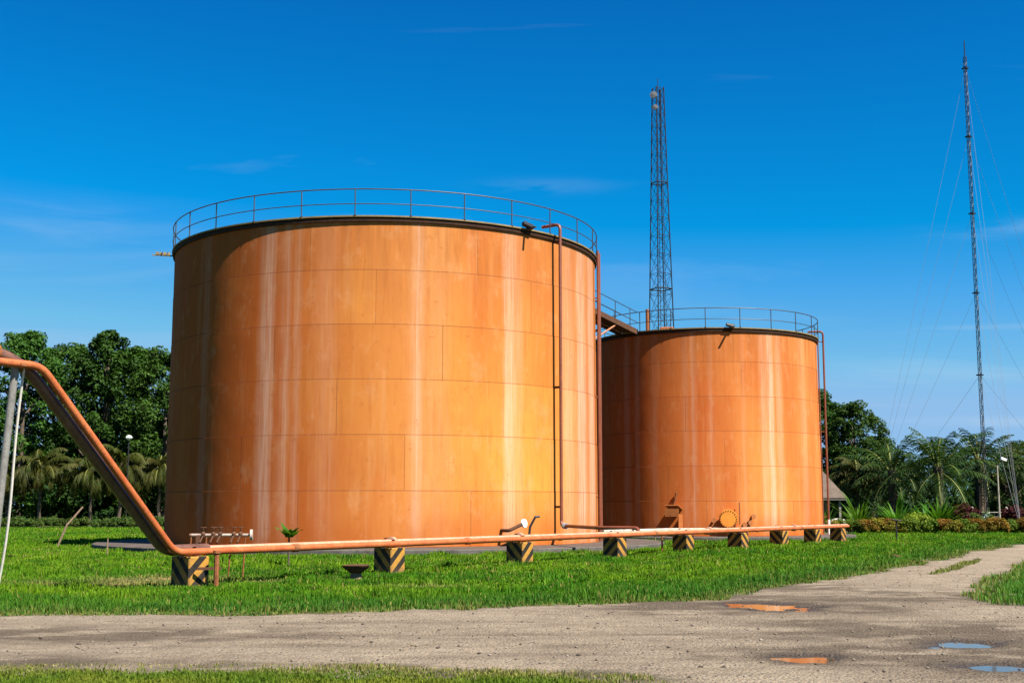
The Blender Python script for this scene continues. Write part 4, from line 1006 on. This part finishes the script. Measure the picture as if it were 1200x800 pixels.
# bedding
lily = strap_plant('leafy_lily', 2.7, M['lily'], 5, 60, .24)
for (px, Y, s, rz, lab) in [(1006, 90, 1.05, 0, 'big leafy lily plant nearest the pavilion'), (1052, 90, 1.0, 2, 'big leafy lily plant behind the thin black post'), (1101, 91, 1.05, 4, 'big leafy lily plant below the big oil palm'), (967, 90, .8, 1, 'leafy lily plant at the foot of the smaller tank pipe'), (1086, 92, .8, 5, 'smaller leafy lily plant left of the one under the big oil palm')]:
    place(lily, used, (X(px, Y), Y, 0), rz, s, lab, 'lily', 'leafy lilies in the flower bed')
bp = {'r': bush('croton_bush', M['croton_r'], 1.7, 1.05, 31), 'o': bush('croton_bush', M['croton_o'], 1.7, 1.05, 32), 'g': bush('croton_bush', M['croton_g'], 1.7, 1.05, 33)}
blab = {'r': 'rust red croton bush in the flower bed at the far edge of the lawn', 'o': 'ochre yellow croton bush in the flower bed at the far edge of the lawn', 'g': 'green croton bush in the flower bed at the far edge of the lawn'}
seq = [(974,'o'),(988,'g'),(1002,'g'),(1014,'r'),(1025,'o'),(1037,'r'),(1048,'o'),(1061,'g'),(1088,'g'),(1104,'r'),(1117,'o'),(1131,'g'),(1143,'r'),(1155,'o'),(1167,'r'),(1179,'g'),(1191,'g'),(1203,'r'),(1216,'o')]
for i, (px, k) in enumerate(seq):
    Y = 86.5+.25*math.sin(i*1.7); s = .86+.18*((i*37) % 10)/10
    place(bp[k], used, (X(px, Y), Y, 0), i*1.1, (s*1.1, s*1.1, s), blab[k], 'bush', {'r':'red crotons','o':'ochre crotons','g':'green crotons'}[k])
lb = bush('lime_shrub', M['lime'], 2.6, 1.3, 41, 36, 70, .15); lb.location = (X(1074, 87.3), 87.3, 0); tag(lb, 'rounded lime green shrub in the middle of the flower bed', 'shrub')
tr_ = bush('red_shrub', M['ti_red'], 2.4, 2.1, 42, 40, 60, .2)
place(tr_, used, (X(1131, 92), 92, 0), 0, 1.0, 'dark red shrub left of the leaning fence post and sign', 'shrub', 'dark red shrubs')
place(tr_, used, (X(1188, 93), 93, 0), 2, .92, 'dark red shrub right of the lamp pole', 'shrub', 'dark red shrubs')
gb = bush('green_shrub', M['hedge'], 1.9, 1.5, 43); gb.location = (X(1150, 89), 89, 0); tag(gb, 'small round green shrub in front of the pale blue sign', 'shrub')
hb = bush('hedge_bush', M['hedge'], 1.35, .95, 44)
for i in range(19):
    Y = 111+.3*math.sin(i*2.1); px = -14+i*12.6+2*math.sin(i*1.3)
    place(hb, used, (X(px, Y), Y, 0), i*1.3, .85+.25*((i*53) % 10)/10, 'small round clipped bush in the row under the left trees', 'bush', 'clipped bushes under the left trees')
sap = strap_plant('sapling', .45, M['lily'], 9, 14, .26); q = G(338, 664); sap.location = q; tag(sap, 'small broad-leaved sapling beside the pipeline before the large tank', 'sapling')
for ch in sap.children:
    if ch.name.startswith('leaves'): ch.location = (0,0,.85)
    else: ch.scale = (.35,.35,3.6)
# far woodland and undergrowth
r = np.random.default_rng(55); cs = []; rs = []
for i in range(400):
    x = r.uniform(-62, -20) if i < 130 else r.uniform(22, 78)
    if i < 130: y = r.uniform(120, 142); h = r.uniform(.5, 5.0)
    else: y = r.uniform(104, 136); h = r.uniform(.4, 3.2+max(0, y-108)*.12)
    cs.append((x, y, h)); rs.append(r.uniform(.9, 1.7))
V, Fq = lump_cloud(cs, rs, 130, .42, r); tag(np_mesh('undergrowth', V, Fq, M['leaf_deep']), kind='stuff')
cs = []; rs = []
for i in range(520):
    x = r.uniform(-95, 130); y = r.uniform(150, 175); cs.append((x, y, r.uniform(.5, 9.5 if x > 10 else 12))); rs.append(r.uniform(1.6, 2.8))
V, Fq = lump_cloud(cs, rs, 110, .7, r); tag(np_mesh('distant_woodland', V, Fq, M['leaf_deep']), kind='stuff')

# ------------------------------------------------------------------ pavilion, fence, lamp, sign, rock, garden lamp
pv = empty('pavilion', (X(957, 97), 97, 0), label='small brown-roofed pavilion half hidden by the smaller tank', cat='pavilion')
zr, ze = Z(551, 97), Z(583.5, 97)-.0; hx = X(984, 97)-X(957, 97)
rf = MB(); e = .14
rf.add([(-hx,-2.4,ze),(hx,-2.4,ze),(hx,2.4,ze),(-hx,2.4,ze),(-.5,0,zr),(.5,0,zr)], [(0,1,5,4),(1,2,5),(2,3,4,5),(3,0,4),(3,2,1,0)])
rf.build('roof', M['roofing'], pv)
MB().box((0,0,ze-.08), (hx*2-.1,4.7,.14)).build('fascia', M['plaster'], pv)
for sx in (-1,1):
    for sy in (-1,1): MB().box((sx*(hx-.5), sy*2.0, (ze-.15)/2), (.16,.16,ze-.15)).build('post', M['plaster'], pv)
MB().box((-.4,.6,(ze-.2)*.5), (hx*1.5,2.2,ze-.2)).build('wall', M['plaster'], pv)
fx0, fx1 = X(1142, 94), X(1182, 94)
fn = empty('wire_fence', (fx0, 94, 0), label='short wire fence with angled post tops behind the flower bed', cat='fence')
L_ = fx1-fx0; zf = Z(600, 94)
for x in (0, L_):
    MB().tube([(x,0,-.05),(x,0,zf+.05),(x-.22,-.1,zf+.38)], .06, 7).build('post', M['rock'], fn)
MB().tube([(0,0,zf),(L_,0,zf)], .03, 6).build('top_rail', M['rock'], fn)
wr = MB()
for z in np.arange(.2, zf-.1, .22): wr.tube([(0,0,z),(L_,0,z)], .008, 4)
for x in np.arange(.2, L_-.1, .25): wr.tube([(x,0,.1),(x,0,zf)], .006, 4)
wr.build('wire_mesh', M['galv'], fn)
lpx = empty('lamp_post', (X(1171, 92), 92, 0), label='slim pole with a small floodlight near the foot of the mast', cat='lamp post')
MB().tube([(0,0,-.1),(0,0,Z(545, 92))], [.09,.05], 8).build('pole', M['bark_pale'], lpx)
MB().tube([(0,0,Z(548,92)),(.38,-.1,Z(540,92))], .03, 6).build('arm', M['galv'], lpx)
MB().box((.42,-.12,Z(538,92)), (.42,.26,.2), Matrix.Rotation(.4,3,'Y'), .03).build('lamp_head', M['white'], lpx)
sg = empty('sign_board', (X(1156, 91), 91, 0), label='small pale blue board on a post before the fence', cat='sign')
MB().tube([(0,.03,-.05),(0,.03,Z(605,91))], .03, 6).build('post', M['galv'], sg); MB().box((0,0,Z(605,91)), (.46,.03,.58), None, .008).build('board', M['sign'], sg)
rb = MB(); q = Vector((X(981, 89), 89, 0)); rr2 = random.Random(3)
pr_ = [(.02,.95),(.4,.88),(.75,.6),(.95,.25),(1.0,-.05)]
rb.lathe(pr_, 11, loc=q); rb.v = [tuple(Vector(p_)+Vector((rr2.uniform(-.12,.12), rr2.uniform(-.12,.12), rr2.uniform(-.08,.08)))) for p_ in rb.v]
tag(rb.build('boulder', M['rock'], None, False, q), 'pale boulder in front of the pavilion', 'boulder')
gl = empty('garden_lamp', (X(148, 114), 114, 0), label='slim garden lamp with a white globe among the left palms', cat='lamp')
MB().tube([(0,0,-.1),(0,0,Z(518,114))], .05, 7).build('pole', M['black'], gl); MB().lathe([(.02,-.22),(.2,-.12),(.3,.02),(.24,.16),(.1,.24),(.0,.25)], 14, loc=(0,0,Z(513,114))).build('globe', M['white'], gl, True)
